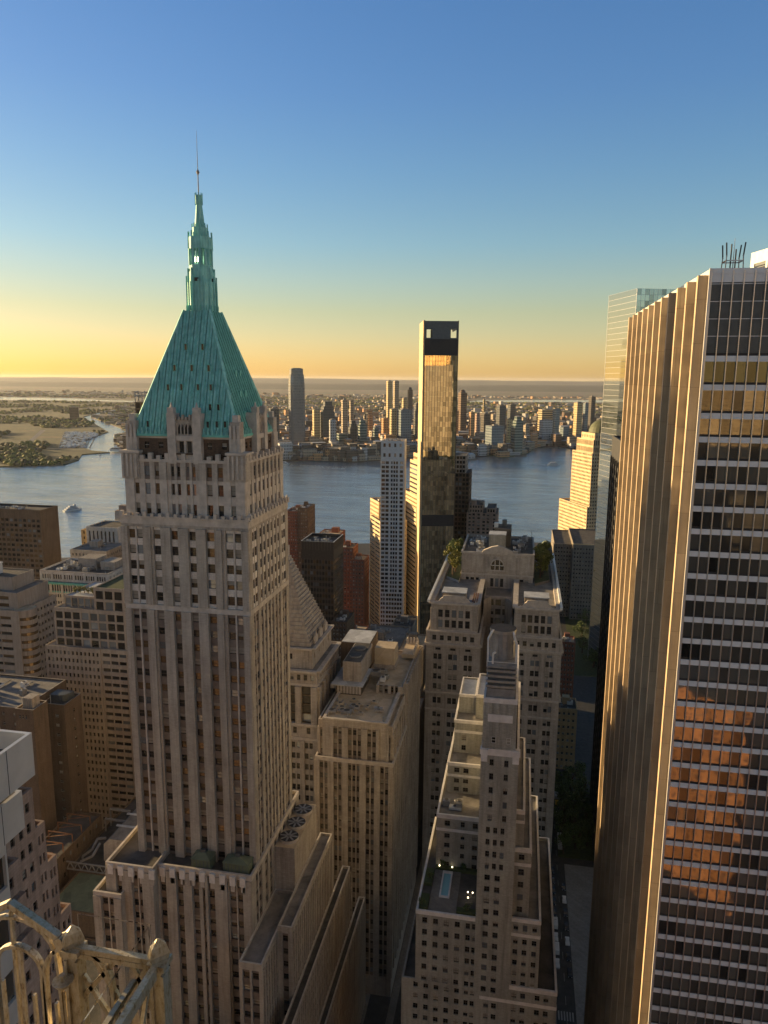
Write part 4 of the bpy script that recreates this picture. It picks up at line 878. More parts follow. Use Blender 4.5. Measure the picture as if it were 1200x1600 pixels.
c = MB(); c.box(-66.5, -56.6, 258, 274, 106.5, 110.3, 'mull'); c.box(-68, -55.8, 257, 275, 110.3, 110.7, 'roofwhite')
for i in range(8): c.box(-66+i*1.2, -65.1+i*1.2, 257.9, 258, 107, 110.1, 'limetrim')
b.part('glazed_penthouse', c)
c = MB(); c.box(-64.4, -57.2, 261, 282, 110.7, 118.5, 'limestone'); c.box(-64.0, -57.6, 261.4, 281.6, 118.5, 118.7, 'roofdark')
for y in (267, 275): c.cyl(-60.8, y, 118.7, 119.3, 2.3, 'greymetal', 2.3, 18, cap='charcoal')
b.part('fan_house', c)
c = MB(); c.box(-71, -58.4, 284, 300, 106.5, 117.5, 'brownbrick'); c.box(-70.6, -58.8, 284.4, 299.6, 117.5, 117.8, 'roofwhite'); b.part('plant_room', c)
c = MB(); c.box(-55.6, -47.4, 279, 287, 109.4, 118.2, 'rooftan'); c.box(-55.9, -47.1, 278.7, 287.3, 109.4, 111.2, 'limestone'); b.part('lift_house', c)
c = MB(); c.box(-46.4, -41.0, 290, 303, 110.4, 112.0, 'rooftan')
for i in range(4): c.box(-46.2+i*1.4, -45.3+i*1.4, 302.2, 303, 112, 114.4, 'limetrim'); c.cyl(-45.7+i*1.4, 302.6, 114.4, 115.1, .45, 'limetrim', .1, 8)
for i in range(5): c.box(-41.6, -41.0, 290+i*2.6, 291.2+i*2.6, 112, 114, 'limetrim')
b.part('roof_colonnade', c)
b.units(-66, -44, 238, 254, 106.6, 16, ('rooftan', 'ductmetal', 'limestone'), 1.0, seed=11); b.units(-70, -66, 262, 280, 106.6, 4, seed=12); b.units(-56, -48, 264, 276, 109.2, 6, ('whitepaint', 'ductmetal'), 2, seed=13)
b.finish()

b = B('pyramid_tower', 'stone tower topped by a stepped stone pyramid, lit orange on its right flank', (-88, 268, 0), cat='skyscraper')
sJ = dict(wall='limestone', span='limestone', trim='limetrim', mull='limestone', dq=.4, dw=.4, ds=.05, dc=1.2, win=('sash', 'dark', 'mull'))
b.tier(-104, -71.2, 249, 281, 0, 92, sJ, f='q2 w1.5 m.5 w1.5 | q2', r='q2 w1.5 m.5 w1.5 | q2', R=dict(fh=4.3, wh=2.3, sill=1.1, top=[('b', 1.2)]), ph=0)
b.tier(-104, -71.2, 249, 281, 92, 98, sJ, f='p2 w1.5 p2 | p1', r='p2 w1.5 p2 | p1', R=dict(fh=4.4, wh=2.2, sill=1.3, top=[('c', 1.0)]), ph=0)
b.tier(-104, -71.2, 249, 281, 98, 112.5, dict(sJ, dq=1.0, ds=.4, dw=.7, span='mull', win=('none', 'dark', 'mull')), f='q2.2 w3.6 | q2.2', r='q2.2 w3.6 | q2.2', R=dict(fh=3.4, wh=2.9, sill=.2), ph=0)
b.tier(-104, -71.2, 249, 281, 112.5, 118.8, sJ, f='p1.3 w1.4 | p1.3', r='p1.3 w1.4 | p1.3', R=dict(fh=4.0, wh=1.9, sill=1.1, bot=[('b', .9)], top=[('c', .8)]), ph=.4, roof='roofgrey')
b.tier(-101.5, -73.7, 251.5, 279, 118.4, 126.6, sJ, f='p5 w1.4 p5 w1.4 p5', r='p2 w1.2 p3 | p1', R=dict(fh=6, wh=1.8, sill=2.6, top=[('c', .7)]), ph=0, roof='roofgrey')
py = MB(); n_ = 22
for i in range(n_):
    t = i/n_; ins = t*11.8
    py.box(-100.6+ins, -74.9-ins, 252.4+ins*.96, 277.6-ins*.96, 126.6+i*1.42, 126.6+(i+1)*1.42, 'limestone', False)
py.box(-88.9, -86.6, 264, 266, 157.8, 162, 'limetrim'); b.part('pyramid', py)
for i in range(3): c = MB(); c.box(-74.6, -73.9, 256+i*7, 260+i*7, 126.6, 129.4, 'limetrim'); c.cyl(-74.2, 258+i*7, 129.4, 130.8, .8, 'limetrim', .2, 8); b.part('acroterion', c)
b.finish(60)
# ================================================================ 6. BLACK-TOPPED SKYSCRAPER AND ITS NEIGHBOURS
b = B('glass_tower', 'slender gold reflecting glass skyscraper with black bands and a square holed crown', (-75.2, 560, 0), rot=radians(12), cat='skyscraper')
sG = dict(wall='mull', span='mirror', mull='mull', trim='charcoal', ds=.02, dw=.06, dm=-.05, dp=0, db=.1, win=('none', 'mirror', 'mull'))
gf = 'p.3 w1.9 | m.22'; stone = 'limetrim'
for z0, z1 in ((0, 112.5), (121.5, 242.5)):
    b.tier(0, 25.4, 0, 40, z0, z1, sG, f='m.22 w1.9 | m.22', r='m.22 w1.9 | m.22', R=dict(fh=3.75, wh=3.5, sill=.12), ph=0)
for z0, z1 in ((112.5, 121.5), (242.5, 254.5)):
    b.tier(0, 25.4, 0, 40, z0, z1, dict(wall='charcoal', span='charcoal', trim='charcoal'), f='p1', R=dict(fh=20, wh=.01, sill=.01, bot=[('n', 4)]), ph=0)
b.wins = [w for w in b.wins if w[3] > .3]
c = MB(); c.box(-.9, -.02, -.35, 39.8, 0, 268, 'goldstone', False); b.part('sunlit_side_wall', c)  # gold wall colour stands in for evening sun on the left face
for x in (-.02, 25.0): c = MB(); c.box(x, x+.5, -.38, -.02, 0, 268, 'mull', False); b.part('corner_fin', c)
c = MB()
for (xa, xb, za, zb_) in ((-.02, 1.6, 254.5, 267.6), (5.8, 19.6, 254.5, 262.3), (23.8, 25.4, 254.5, 267.6), (1.6, 23.8, 262.3, 267.6), (1.6, 5.8, 254.5, 255.4), (19.6, 23.8, 254.5, 255.4)):
    c.box(xa, xb, -.2, .5, za, zb_, 'louvre')
for x in range(24): c.box(1+x, 1.08+x, -.26, -.2, 262.5, 267.4, 'mull')
c.box(24.7, 25.4, .5, 39.5, 262, 267.6, 'louvre'); c.box(0, .6, .5, 3, 254.5, 267.6, 'louvre'); c.box(0, 25.4, 39, 39.8, 264, 267.6, 'louvre'); c.box(7, 18.5, 6, 30, 254.5, 263, 'charcoal')
b.part('crown', c)
b.finish(100)
b = B('apartment_tower', 'slim white gridded tower with dark balcony windows left of the gold glass skyscraper', (-105.6, 550, 0), rot=radians(5), cat='skyscraper')
sW = dict(wall='whitepaint', span='whitepaint', mull='whitepaint', trim='whitepaint', dp=.15, ds=.05, dw=.25, dm=.1, win=('none', 'amber', 'mull'))
b.tier(0, 17.6, 0, 22, 0, 60, sW, f='p.5 w1.1 p.4 w1.1 p.8 w1.5 p.3 w1.5 p.3 w1.5 p.3 w1.5 p.3 w1.5 p.3 w1.3 p.5', r='p.4 w1.6 | p.4', R=dict(fh=3.6, wh=2.2, sill=.7), ph=0)
b.tier(0, 17.6, 0, 22, 60, 164, sW, f='p.5 w2.4 p.5 w2.2 p1.4 w1.3 p.5 w1.3 p.5 w1.3 p1.4 w2.2 p.6', r='p.4 w1.6 | p.4', l='p.4 w2.6 | p.4', R=dict(fh=3.35, wh=2.1, sill=.7), ph=0)
b.tier(0, 17.6, 0, 22, 164, 179, sW, f='p1.6 w1.6 p2 w1.4 p2.4 w1.4 p2.2 w1.6 p1.6', r='p1 w2 | p1', R=dict(fh=7.0, wh=2.6, sill=2.6), ph=1.0, roof='roofgrey')
b.units(2, 14, 3, 18, 178, 5, seed=21); b.finish()
b = B('stone_tower', 'stepped golden stone tower with ribbon windows tucked behind the gold glass skyscraper', (-85, 600, 0), rot=radians(25), cat='skyscraper')
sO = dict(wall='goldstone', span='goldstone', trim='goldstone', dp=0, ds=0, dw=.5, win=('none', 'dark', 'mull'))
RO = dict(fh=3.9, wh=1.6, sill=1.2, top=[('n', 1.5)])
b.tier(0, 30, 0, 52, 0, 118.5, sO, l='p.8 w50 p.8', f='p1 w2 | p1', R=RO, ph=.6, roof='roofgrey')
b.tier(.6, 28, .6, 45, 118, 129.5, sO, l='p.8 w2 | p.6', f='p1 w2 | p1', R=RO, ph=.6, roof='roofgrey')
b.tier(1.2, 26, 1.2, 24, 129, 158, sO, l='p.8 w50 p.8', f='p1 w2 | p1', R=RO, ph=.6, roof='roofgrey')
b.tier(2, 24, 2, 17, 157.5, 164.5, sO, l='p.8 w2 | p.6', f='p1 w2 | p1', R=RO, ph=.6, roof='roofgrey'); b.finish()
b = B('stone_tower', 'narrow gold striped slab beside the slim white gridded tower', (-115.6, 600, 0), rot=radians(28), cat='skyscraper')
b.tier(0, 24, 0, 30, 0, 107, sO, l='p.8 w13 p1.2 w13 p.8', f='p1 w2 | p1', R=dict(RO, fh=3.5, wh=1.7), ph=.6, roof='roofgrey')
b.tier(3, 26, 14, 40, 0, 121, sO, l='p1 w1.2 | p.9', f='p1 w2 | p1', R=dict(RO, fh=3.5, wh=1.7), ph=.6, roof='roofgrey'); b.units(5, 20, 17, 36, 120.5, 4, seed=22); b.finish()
b = B('gridded_block', 'brown gridded office block showing on the right of the gold glass skyscraper', (-55, 640, 0))
b.tier(-66, -44.6, 640, 672, 0, 145, dict(wall='brownbrick', span='brownbrick', trim='brownbrick', dw=.5, win=('none', 'dark', 'mull')), f='p.7 w2.2 | p.7', r='p.7 w2.2 | p.7', R=dict(fh=3.9, wh=2.6, sill=.7), ph=.8)
b.tier(-62, -48.2, 642, 670, 144.4, 160, dict(wall='limestone', span='limestone', trim='limestone', dw=.5, win=('none', 'amber', 'mull')), f='p.7 w2.2 | p.7', r='p.7 w2.2 | p.7', R=dict(fh=3.9, wh=2.6, sill=.7), ph=.8); b.finish()
b = B('apartment_block', 'pinkish apartment block with chamfered corners at the water, above the arched window block', (-31, 620, 0))
sP = dict(wall='pinkstone', span='pinkstone', trim='pinkstone', dw=.4, dq=.6, win=('sash', 'dark', 'mull'))
b.tier(-44.6, -18.6, 620, 650, 0, 114, sP, f='p1.2 w1.4 p1 w1.4 q1.6 w1.6 q1.6 w1.6 p1 w1.4 p1 q1.4 w1.4 q1.4', r='p1 w1.4 | p1', R=dict(fh=3.1, wh=1.7, sill=.8), ph=.6, roof='roofgrey')
b.tier(-43, -31, 622, 648, 113.4, 120.5, sP, f='p1 w1.4 | p1', r='p1 w1.4 | p1', R=dict(fh=3.1, wh=1.7, sill=.8), ph=.6); b.tier(-28, -20.5, 622, 648, 113.4, 118, sP, f='p1 w1.4 | p1', r='p1 w1.4 | p1', R=dict(fh=3.1, wh=1.7, sill=.8), ph=.6)
c = MB(); c.cyl(-39, 626, 120, 124, 2.4, 'pinkstone', n=14); c.cyl(-39, 626, 124, 124.6, 2.7, 'whitepaint', n=14); b.part('water_tank', c)
b.units(-34, -30, 626, 644, 120, 3, seed=23); b.finish(60)
b = B('glass_tower', 'dark gridded glass tower top peeping out left behind the green pyramid roof', (-233.7, 420, 0), rot=radians(25), cat='skyscraper')
b.tier(0, 34, 0, 30, 0, 210, dict(wall='mull', span='mull', mull='mull', trim='greymetal', ds=0, dw=.3, dm=0, win=('none', 'amber', 'mull')), f='m.5 w2.2 | m.5', R=dict(fh=4.2, wh=3.3, sill=.5), ph=0, roof='roofdark')
c = MB()
for x in range(0, 35, 4): c.box(x, x+.5, 0, .5, 210, 216.3, 'greymetal'); c.box(x, x+.5, 29.5, 30, 210, 216.3, 'greymetal')
for z in (213.5, 215.70000000000002): c.box(-.1, 34.1, -.1, .6, z, z+.6, 'greymetal'); c.box(-.1, .5, .6, 30, z, z+.6, 'greymetal')
b.part('open_crown', c); c = MB(); c.box(8, 28, 8, 24, 210, 214, 'louvre'); b.part('plant_room', c); b.finish(60)
# domed tower by the river and its podium
b = B('domed_tower', 'broad golden granite tower with a copper dome by the river on the right', (69.5, 800, 0), rot=radians(25), cat='skyscraper')
sA = dict(wall='goldstone', span='goldstone', trim='goldstone', dw=.45, win=('none', 'amber', 'mull'))
lw = 'p1.1 w1.7 | p1.1'
b.tier(0, 58, 0, 62, 20, 92.5, sA, l=lw, f=lw, R=dict(fh=3.9, wh=1.9, sill=1), ph=.8, roof='roofgrey')
b.tier(3.5, 54, 2, 44, 92, 149.5, sA, l=lw, f=lw, R=dict(fh=3.9, wh=2.1, sill=.9), ph=.8, roof='roofgrey')
b.tier(6, 50, 5, 40, 149, 163.5, sA, l='p.9 w1.3 | p.9', f='p.9 w1.3 | p.9', R=dict(fh=7, wh=5, sill=1), ph=.8, roof='roofgrey')
b.tier(9, 46, 8, 36, 163, 170, sA, f='p2 w1.2 | p1', l='p2 w1.2 | p1', R=dict(fh=6, wh=2.5, sill=1.5), ph=.6, roof='roofgrey')
c = MB(); rr_ = 14.5
for i in range(7):
    a0, a1 = i*pi/14, (i+1)*pi/14; c.cyl(26, 22, 170+14*sin(a0), 170+14*sin(a1), rr_*cos(a0), 'patina', max(.05, rr_*cos(a1)), 24)
c.cyl(26, 22, 184, 187, .8, 'patina', .2, 8); b.part('dome', c); b.finish()
b = B('low_block', 'curved grey riverside podium full of small square windows below the domed tower', (50, 715, 0))
sQ = dict(wall='greystone', span='greystone', trim='goldstone', dw=.35, win=('none', 'dark', 'mull'))
b.tier(33, 50, 706, 775, 0, 72, sQ, f='p1.4 w1.2 | p1.4', l='p1.4 w1.2 | p1.4', R=dict(fh=4, wh=1.6, sill=1.2, top=[('n', 2)]), ph=1)
b.tier(50, 78, 700, 775, 0, 74, sQ, f='p1.4 w1.2 | p1.4', R=dict(fh=4, wh=1.6, sill=1.2, top=[('n', 2), ('b', 1)]), ph=1)
c = MB()
for i in range(8):
    a0, a1 = i*pi/8, (i+1)*pi/8; c.poly([(26-6*cos(a0), 690, 62+10*sin(a0)), (26-6*cos(a1), 690, 62+10*sin(a1)), (26-6*cos(a1), 720, 62+10*sin(a1)), (26-6*cos(a0), 720, 62+10*sin(a0))], 'roofgreen')
c.poly([(26-6*cos(i*pi/8), 690, 62+10*sin(i*pi/8)) for i in range(9)], 'louvre'); b.part('copper_vault', c)
b.wall.box(20, 32, 690, 721, 0, 62, 'greystone'); b.finish(80)

# ================================================================ 7. BLOCKS IN THE GAP BETWEEN THE TOWERS
b = B('dark_glass_tower', 'dark brown glass tower with a white rimmed roof, behind the stepped pyramid', (-128, 460, 0), cat='skyscraper')
sH = dict(wall='darkpanel', span='darkpanel', mull='mull', trim='darkpanel', dw=.06, ds=0, dm=-.12, win=('none', 'amber', 'mull'))
b.tier(-138.8, -117, 450, 476, 0, 110, sH, f='m.25 w1.8 | m.25', r='m.3 w2.4 | m.3', R=dict(fh=3.8, wh=2.2, sill=.8), ph=0)
b.tier(-138.8, -117, 450, 476, 110, 121.5, sH, f='m.25 w1.8 | m.25', r='m.25 w1.8 | m.25', R=dict(fh=20, wh=.01, sill=.01, bot=[('n', 6)]), ph=2.2, roof='roofdark', cap='whitepaint')
b.wins = [w for w in b.wins if w[3] > .3]
b.units(-137, -120, 453, 472, 119.3, 10, seed=31); b.finish()
def brick_block(label, x0, x1, y0, y1, h, mat='redbrick', seed=0, nm=40, name='brick_block', loc=None, extra=None, fh=3.1):
    b = B(name, label, ((x0+x1)/2, y0+4, 0)); st = dict(wall=mat, span=mat, trim=mat, dw=.3, dq=.2, win=('sash', 'dark', 'white'))
    b.tier(x0, x1, y0, y1, 0, h, st, f='p1.2 w1.2 p1.1 w1.2 | p1.2', r='p1.2 w1.2 p1.1 w1.2 | p1.2', l='p1.2 w1.2 | p1.2', R=dict(fh=fh, wh=1.5, sill=.9, top=[('n', .8)]), ph=.8, roof=('roofdark', 'roofgrey', 'rooftan')[seed % 3])
    b.units(x0+1, x1-2, y0+1, y1-2, h-.8, 4+seed % 4, seed=40+seed)
    rr = random.Random(seed); w_ = min(6, (x1-x0)*.35)
    c = MB(); xx = x0+rr.uniform(.15, .5)*(x1-x0); yy = y0+rr.uniform(.3, .6)*(y1-y0); c.box(xx, xx+w_, yy, yy+w_, h-.8, h+3.4, mat); b.part('stair_head', c)
    if extra: extra(b)
    b.finish(nm); return b
brick_block('red brick tower at the water edge just right of the green roofed tower', -212, -199, 640, 665, 105)
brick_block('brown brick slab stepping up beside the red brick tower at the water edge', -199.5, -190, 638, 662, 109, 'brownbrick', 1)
brick_block('red brick block peeping over the roof of the dark brown glass tower', -171, -152, 600, 626, 93, 'redbrick', 2)
brick_block('tall red brick apartment block right of the dark brown glass tower', -141, -130, 562, 580, 92, 'redbrick', 3)
brick_block('darker red brick apartment block nearest the gold striped slab', -130, -119.5, 556, 574, 84, 'redbrick', 4)
brick_block('low red brick building in front of the red apartment blocks', -126, -104, 470, 500, 50, 'redbrick', 5)
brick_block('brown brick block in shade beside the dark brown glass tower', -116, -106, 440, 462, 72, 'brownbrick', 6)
brick_block('grey stone office with pale roof hatches behind the brown stone block', -86, -62, 384, 420, 79, 'greystone', 7, fh=3.9)
brick_block('grey stone office with a square tower corner near the twin winged block', -61.5, -48, 372, 400, 82, 'greystone', 8, fh=3.9)
brick_block('narrow dark stone block beyond the grey offices', -80, -66, 455, 480, 66, 'greystone', 9, fh=3.9)
brick_block('dark low block at the foot of the slim white gridded tower', -104, -84, 500, 530, 40, 'brownbrick', 10)
brick_block('red brick building beyond the twin winged block on the right side street', 27, 36, 440, 452, 69, 'redbrick', 11)
brick_block('low tan building with arcaded windows beside the park trees', 25, 37, 414, 430, 38, 'tanstone', 12, fh=4)
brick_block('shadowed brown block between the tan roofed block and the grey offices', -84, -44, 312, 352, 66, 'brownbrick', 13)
brick_block('brown warehouse block far behind the pyramid tower by the river', -262, -226, 640, 668, 60, 'brownbrick', 14)
brick_block('low grey block hidden in the shade left of the brown stone block', -176, -150, 400, 430, 62, 'greystone', 15)
c = MB(); c.bar((-96, 384, 62), (-88, 384, 80), .9, .9, 'rust'); c.bar((-88, 384, 80), (-84, 384, 66), .7, .7, 'rust'); c.box(-97, -95, 383, 385, 0, 63, 'rust')
tag(c.obj('crane', None, (-96, 384, 0), (-96, 384, 0)), 'small red crane jib standing among the blocks behind the stepped pyramid', 'crane')

# ================================================================ 8. LEFT SIDE OF THE VIEW
b = B('brown_tower', 'square brown glass tower at the far left edge by the water', (-350, 462, 0), cat='skyscraper')
sN = dict(wall='brownbrick', span='brownbrick', trim='brownbrick', mull='brownbrick', dw=.4, win=('none', 'amber', 'mull'))
b.tier(-372, -325.8, 450, 470, 0, 134, sN, f='p1 w2.6 | p1', r='p3', R=dict(fh=3.6, wh=2.0, sill=.9, top=[('n', 6)]), ph=1.2); b.units(-365, -340, 452, 464, 133, 6, seed=51); b.finish()
b = B('beige_office', 'tan office block with rounded ribbon windows at the left edge', (-270, 345, 0))
sN2 = dict(wall='officebeige', span='officebeige', trim='officebeige', mull='officebeige', dw=.6, ds=0, win=('none', 'amber', 'mull'))
b.tier(-300, -256, 330, 362, 0, 104, sN2, f='p3 w4 m.3 w4 m.3 w4 m.3 w4 m.3 w4 p3', r='p1.2 w1.5 | p1.2', R=dict(fh=4.2, wh=1.7, sill=1.3, top=[('n', 2.2)]), ph=.8, roof='rooftan')
b.tier(-297, -259, 334, 360, 103.2, 112.5, sN2, f='p3 w3.6 m.3 w3.6 m.3 w3.6 m.3 w3.6 p3', r='p2', R=dict(fh=5, wh=2.6, sill=1.5, top=[('n', 1.5)]), ph=.8, roof='roofgrey')
q = MB(); q.cyl(-256.3, 336, 0, 104, 5.4, 'officebeige', n=20, cap='rooftan')
for z in [6+i*4.2 for i in range(23)]: q.cyl(-256.3, 336, z, z+1.6, 5.45, 'amberpane', n=20)
b.part('rounded_corner', q)
b.tier(-290, -266, 340, 358, 111.7, 119, sN2, f='p1', R=dict(fh=20, wh=.01, sill=.01, bot=[('n', 2)]), ph=.6, roof='roofdark'); b.wins = [w for w in b.wins if w[3] > .3]
c = MB(); c.box(-287, -279, 343, 350, 118.4, 124, 'whitepaint'); c.box(-287.3, -278.7, 342.7, 350.3, 124, 124.5, 'whitepaint'); b.part('cooling_unit', c)
b.finish()
b = B('white_office', 'white stone office with green copper cornice and paired windows, left of the green roofed tower', (-256, 395, 0))
sN3 = dict(wall='whitestone', span='whitestone', trim='coppertrim', mull='whitepaint', dw=.4, dq=.25, win=('sash', 'dark', 'mull'))
b.tier(-280, -234, 380, 412, 0, 99, sN3, f='q1.4 w1 p.5 w1 p.5 w1 p.5 w1 | q1.4', r='q1.4 w1 p.5 w1 | q1.4', R=dict(fh=4.2, wh=2.0, sill=1.2), ph=0)
b.tier(-280, -234, 380, 412, 99, 105.5, dict(sN3, dc=1.3, span='coppertrim'), f='q1.4 w1 p.5 w1 p.5 w1 p.5 w1 | q1.4', r='q1.4 w1 p.5 w1 | q1.4', R=dict(fh=5, wh=3.4, sill=.8, top=[('c', 1.0)]), ph=0)
b.tier(-279, -235, 381, 412, 105.5, 112, dict(sN3, trim='limetrim'), f='q1.4 w1 p.5 w1 p.5 w1 p.5 w1 | q1.4', r='q1.4 w1 p.5 w1 | q1.4', R=dict(fh=4.6, wh=2.2, sill=1.2, top=[('b', .7)]), ph=1, roof='roofdark')
b.units(-276, -238, 384, 408, 111, 26, seed=53, hmax=3.5)
c = MB(); c.box(-262, -250, 394, 406, 111, 117, 'limestone'); b.part('penthouse', c); c = MB(); c.box(-246, -237, 392, 404, 111, 116, 'limestone'); b.part('penthouse', c); b.finish()
brick_block('stepped buff block with clutter of penthouses behind the white copper corniced office', -288, -262, 425, 450, 114, 'limestone', 16, fh=4)
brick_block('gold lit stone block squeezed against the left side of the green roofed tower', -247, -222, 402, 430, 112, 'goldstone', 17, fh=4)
b = B('pale_block', 'pale windowed block with tall dark slots overlooking the water', (-300, 490, 0))
b.tier(-311, -286, 480, 505, 0, 117.5, dict(wall='whitestone', span='mull', dw=.8, ds=.7, win=('none', 'dark', 'mull')), f='p2 w1.3 | p3', R=dict(fh=4, wh=3.6, sill=.2, top=[('n', 3)]), ph=.8, roof='roofdark')
b.tier(-318, -311, 484, 505, 0, 114, dict(wall='tanstone', span='tanstone', dw=.3, win=('none', 'dark', 'mull')), f='p2 w1.3 | p1', R=dict(fh=4, wh=2, sill=1), ph=.8); b.finish(30)
b = B('pale_block', 'blank pale slab rising behind the left edge of the green roofed tower', (-296, 510, 0))
b.tier(-303, -286, 506, 520, 0, 125, dict(wall='limetrim'), r='p4', R=dict(fh=20, wh=.01, sill=.01), ph=.8)
b.wins = []; c = MB(); c.box(-300, -288, 507, 512, 124, 129, 'pinkstone'); b.part('penthouse', c); b.finish(0)
brick_block('low tan block on the shore behind the pale slotted block', -338, -318, 520, 545, 92, 'tanstone', 18)
# stepped beige office with planted roof
b = B('stepped_office', 'beige concrete office with stepped glazed top floors and a planted roof terrace', (-197, 310, 0))
sS = dict(wall='officebeige', span='officebeige', trim='officebeige', mull='officebeige', dw=.45, dm=.15, win=('none', 'dark', 'mull'))
b.tier(-218.5, -190, 298, 330, 0, 100, sS, f='p1.0 w1.05 | p1.0', l='p1 w1 | p1', R=dict(fh=3.7, wh=1.9, sill=.9, top=[('n', 1.2)]), ph=.5, roof='roofgrey')
b.tier(-190, -168, 298.4, 330, 0, 100, sS, f='p.6 w2.6 m.4 w2.6 m.4 w2.6 m.4 w2.6 m.4 w2.6 p.6', r='p1 w1 | p1', R=dict(fh=3.7, wh=1.7, sill=1.0, top=[('n', 1.0)]), ph=.5, roof='roofgrey')
b.tier(-214, -177.6, 300, 328, 99.5, 118.3, sS, f='p.8 w3.6 | p.8', r='p.8 w3.6 | p.8', l='p.8 w3.6 | p.8', R=dict(fh=4.4, wh=3.4, sill=.3, top=[('n', 1.2)]), ph=.5, roof='roofgrey')
b.tier(-193, -177.9, 300.3, 328, 117.8, 129, sS, f='p.8 w3.4 | p.8', r='p.8 w3.6 | p.8', R=dict(fh=5, wh=3.8, sill=.5, top=[('n', .8)]), ph=.5, roof='lawn')
b.tier(-210, -193.2, 303, 328, 117.8, 123.4, dict(sS, win=('none', 'blue', 'white')), f='p.4 w3.2 | p.4', l='p.4 w3.2 | p.4', R=dict(fh=4.6, wh=4, sill=.2, top=[('n', .6)]), ph=.3, roof='roofwhite')
b.finish()
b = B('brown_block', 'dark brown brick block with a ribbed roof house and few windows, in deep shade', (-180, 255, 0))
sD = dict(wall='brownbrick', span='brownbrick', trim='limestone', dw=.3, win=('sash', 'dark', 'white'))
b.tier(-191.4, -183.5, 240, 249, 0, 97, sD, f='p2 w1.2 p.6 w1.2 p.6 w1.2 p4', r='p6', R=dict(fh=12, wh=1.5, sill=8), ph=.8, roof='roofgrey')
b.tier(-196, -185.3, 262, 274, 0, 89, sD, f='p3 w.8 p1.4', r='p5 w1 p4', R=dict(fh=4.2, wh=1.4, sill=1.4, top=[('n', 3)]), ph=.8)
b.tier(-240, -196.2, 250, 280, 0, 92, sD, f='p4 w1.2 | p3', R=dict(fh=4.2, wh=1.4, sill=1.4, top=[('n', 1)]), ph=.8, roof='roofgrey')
c = MB(); c.box(-189.6, -185.4, 242.5, 247, 96.2, 100.5, 'limestone')
for i in range(5): c.box(-189.4+i*.85, -189.0+i*.85, 242.3, 242.5, 96.4, 100.3, 'greymetal')
b.part('roof_house', c)
c = MB(); c.cyl(-188.5, 267, 88.2, 92, 1.6, 'louvre', 2.3, 14); c.box(-195, -187, 266.5, 272, 88.2, 91, 'louvre'); c.cyl(-193, 264, 88.2, 92, .1, 'whitepaint', n=6); b.part('roof_plant', c)
b.units(-236, -200, 252, 276, 91.2, 12, seed=55, hmax=2.6); b.finish(60)
# low roofs with trusses in the shade
b = B('low_roof', 'low dark roof crowded with steel frames and ducts beside the ribbed vault', (-165, 240, 0))
b.tier(-176, -163.5, 212, 250, 0, 49, dict(wall='brownbrick', span='brownbrick', win=('none', 'dark', 'mull')), f='p2 w1.4 | p2', r='p3 w1.4 | p3', R=dict(fh=6, wh=2, sill=2), ph=1)
b.tier(-163.3, -132, 226, 275, 0, 42, dict(wall='brownbrick'), ph=.8)
for k in range(6):
    c = MB(); y = 214+k*6
    for x in (-175, -164.8): c.bar((x, y, 48), (x, y, 51.5), .3, .3, 'rust')
    c.bar((-175, y, 51.5), (-164.8, y, 51.5), .35, .35, 'rust'); c.bar((-175, y, 49), (-164.8, y, 51.5), .2, .2, 'rust'); b.part('steel_frame', c)
c = MB()
for a, q in (((-163, 225, 42), (-133, 225, 42)), ((-163, 225, 45), (-133, 225, 45))): c.bar(a, q, .45, .45, 'greymetal')
for i in range(10): x = -163+i*3; c.bar((x, 225, 42), (x+1.5, 225, 45), .3, .3, 'greymetal'); c.bar((x+1.5, 225, 45), (x+3, 225, 42), .3, .3, 'greymetal')
b.part('truss', c)
for pts in ([(-161, 232, 42.5), (-158, 234, 44.5), (-158, 238, 46.5), (-155, 239, 46.5)], [(-160, 229, 42.5), (-156, 231, 44), (-155, 235, 47)], [(-162, 250, 47), (-153, 250, 47)], [(-162, 254, 49), (-153, 254, 49)]):
    c = MB()
    for q, r in zip(pts[:-1], pts[1:]): c.bar(q, r, .7, .7, 'ductmetal')
    c.bar(pts[0], (pts[0][0], pts[0][1], 41.5), .5, .5, 'ductmetal'); b.part('duct', c)
c = MB(); P1 = [(-152, 42), (-139, 42), (-139.5, 49), (-142, 51.5), (-149, 51.5), (-151.6, 49)]
c.poly([(x, 232, z) for x, z in P1], 'limestone'); c.poly([(x, 262, z) for x, z in P1[::-1]], 'limestone')
for i in range(6): j = (i+1) % 6; c.poly([(P1[i][0], 232, P1[i][1]), (P1[j][0], 232, P1[j][1]), (P1[j][0], 262, P1[j][1]), (P1[i][0], 262, P1[i][1])], 'roofgrey')
for y in (240, 248): c.box(-151, -140, y, y+1, 51.5, 51.8, 'roofwhite')
b.part('ribbed_vault', c); b.finish(20)
b = B('low_building', 'low building with a flat dull green roof under the stone podium corner', (-150, 215, 0))
b.tier(-158, -133, 205, 225, 0, 42, dict(wall='brownbrick'), ph=.6, roof='roofgreen')
b.tier(-172, -108, 170, 204.5, 0, 33, dict(wall='brownbrick', trim='darkpanel'), ph=.8, roof='roofdark'); b.finish(0)

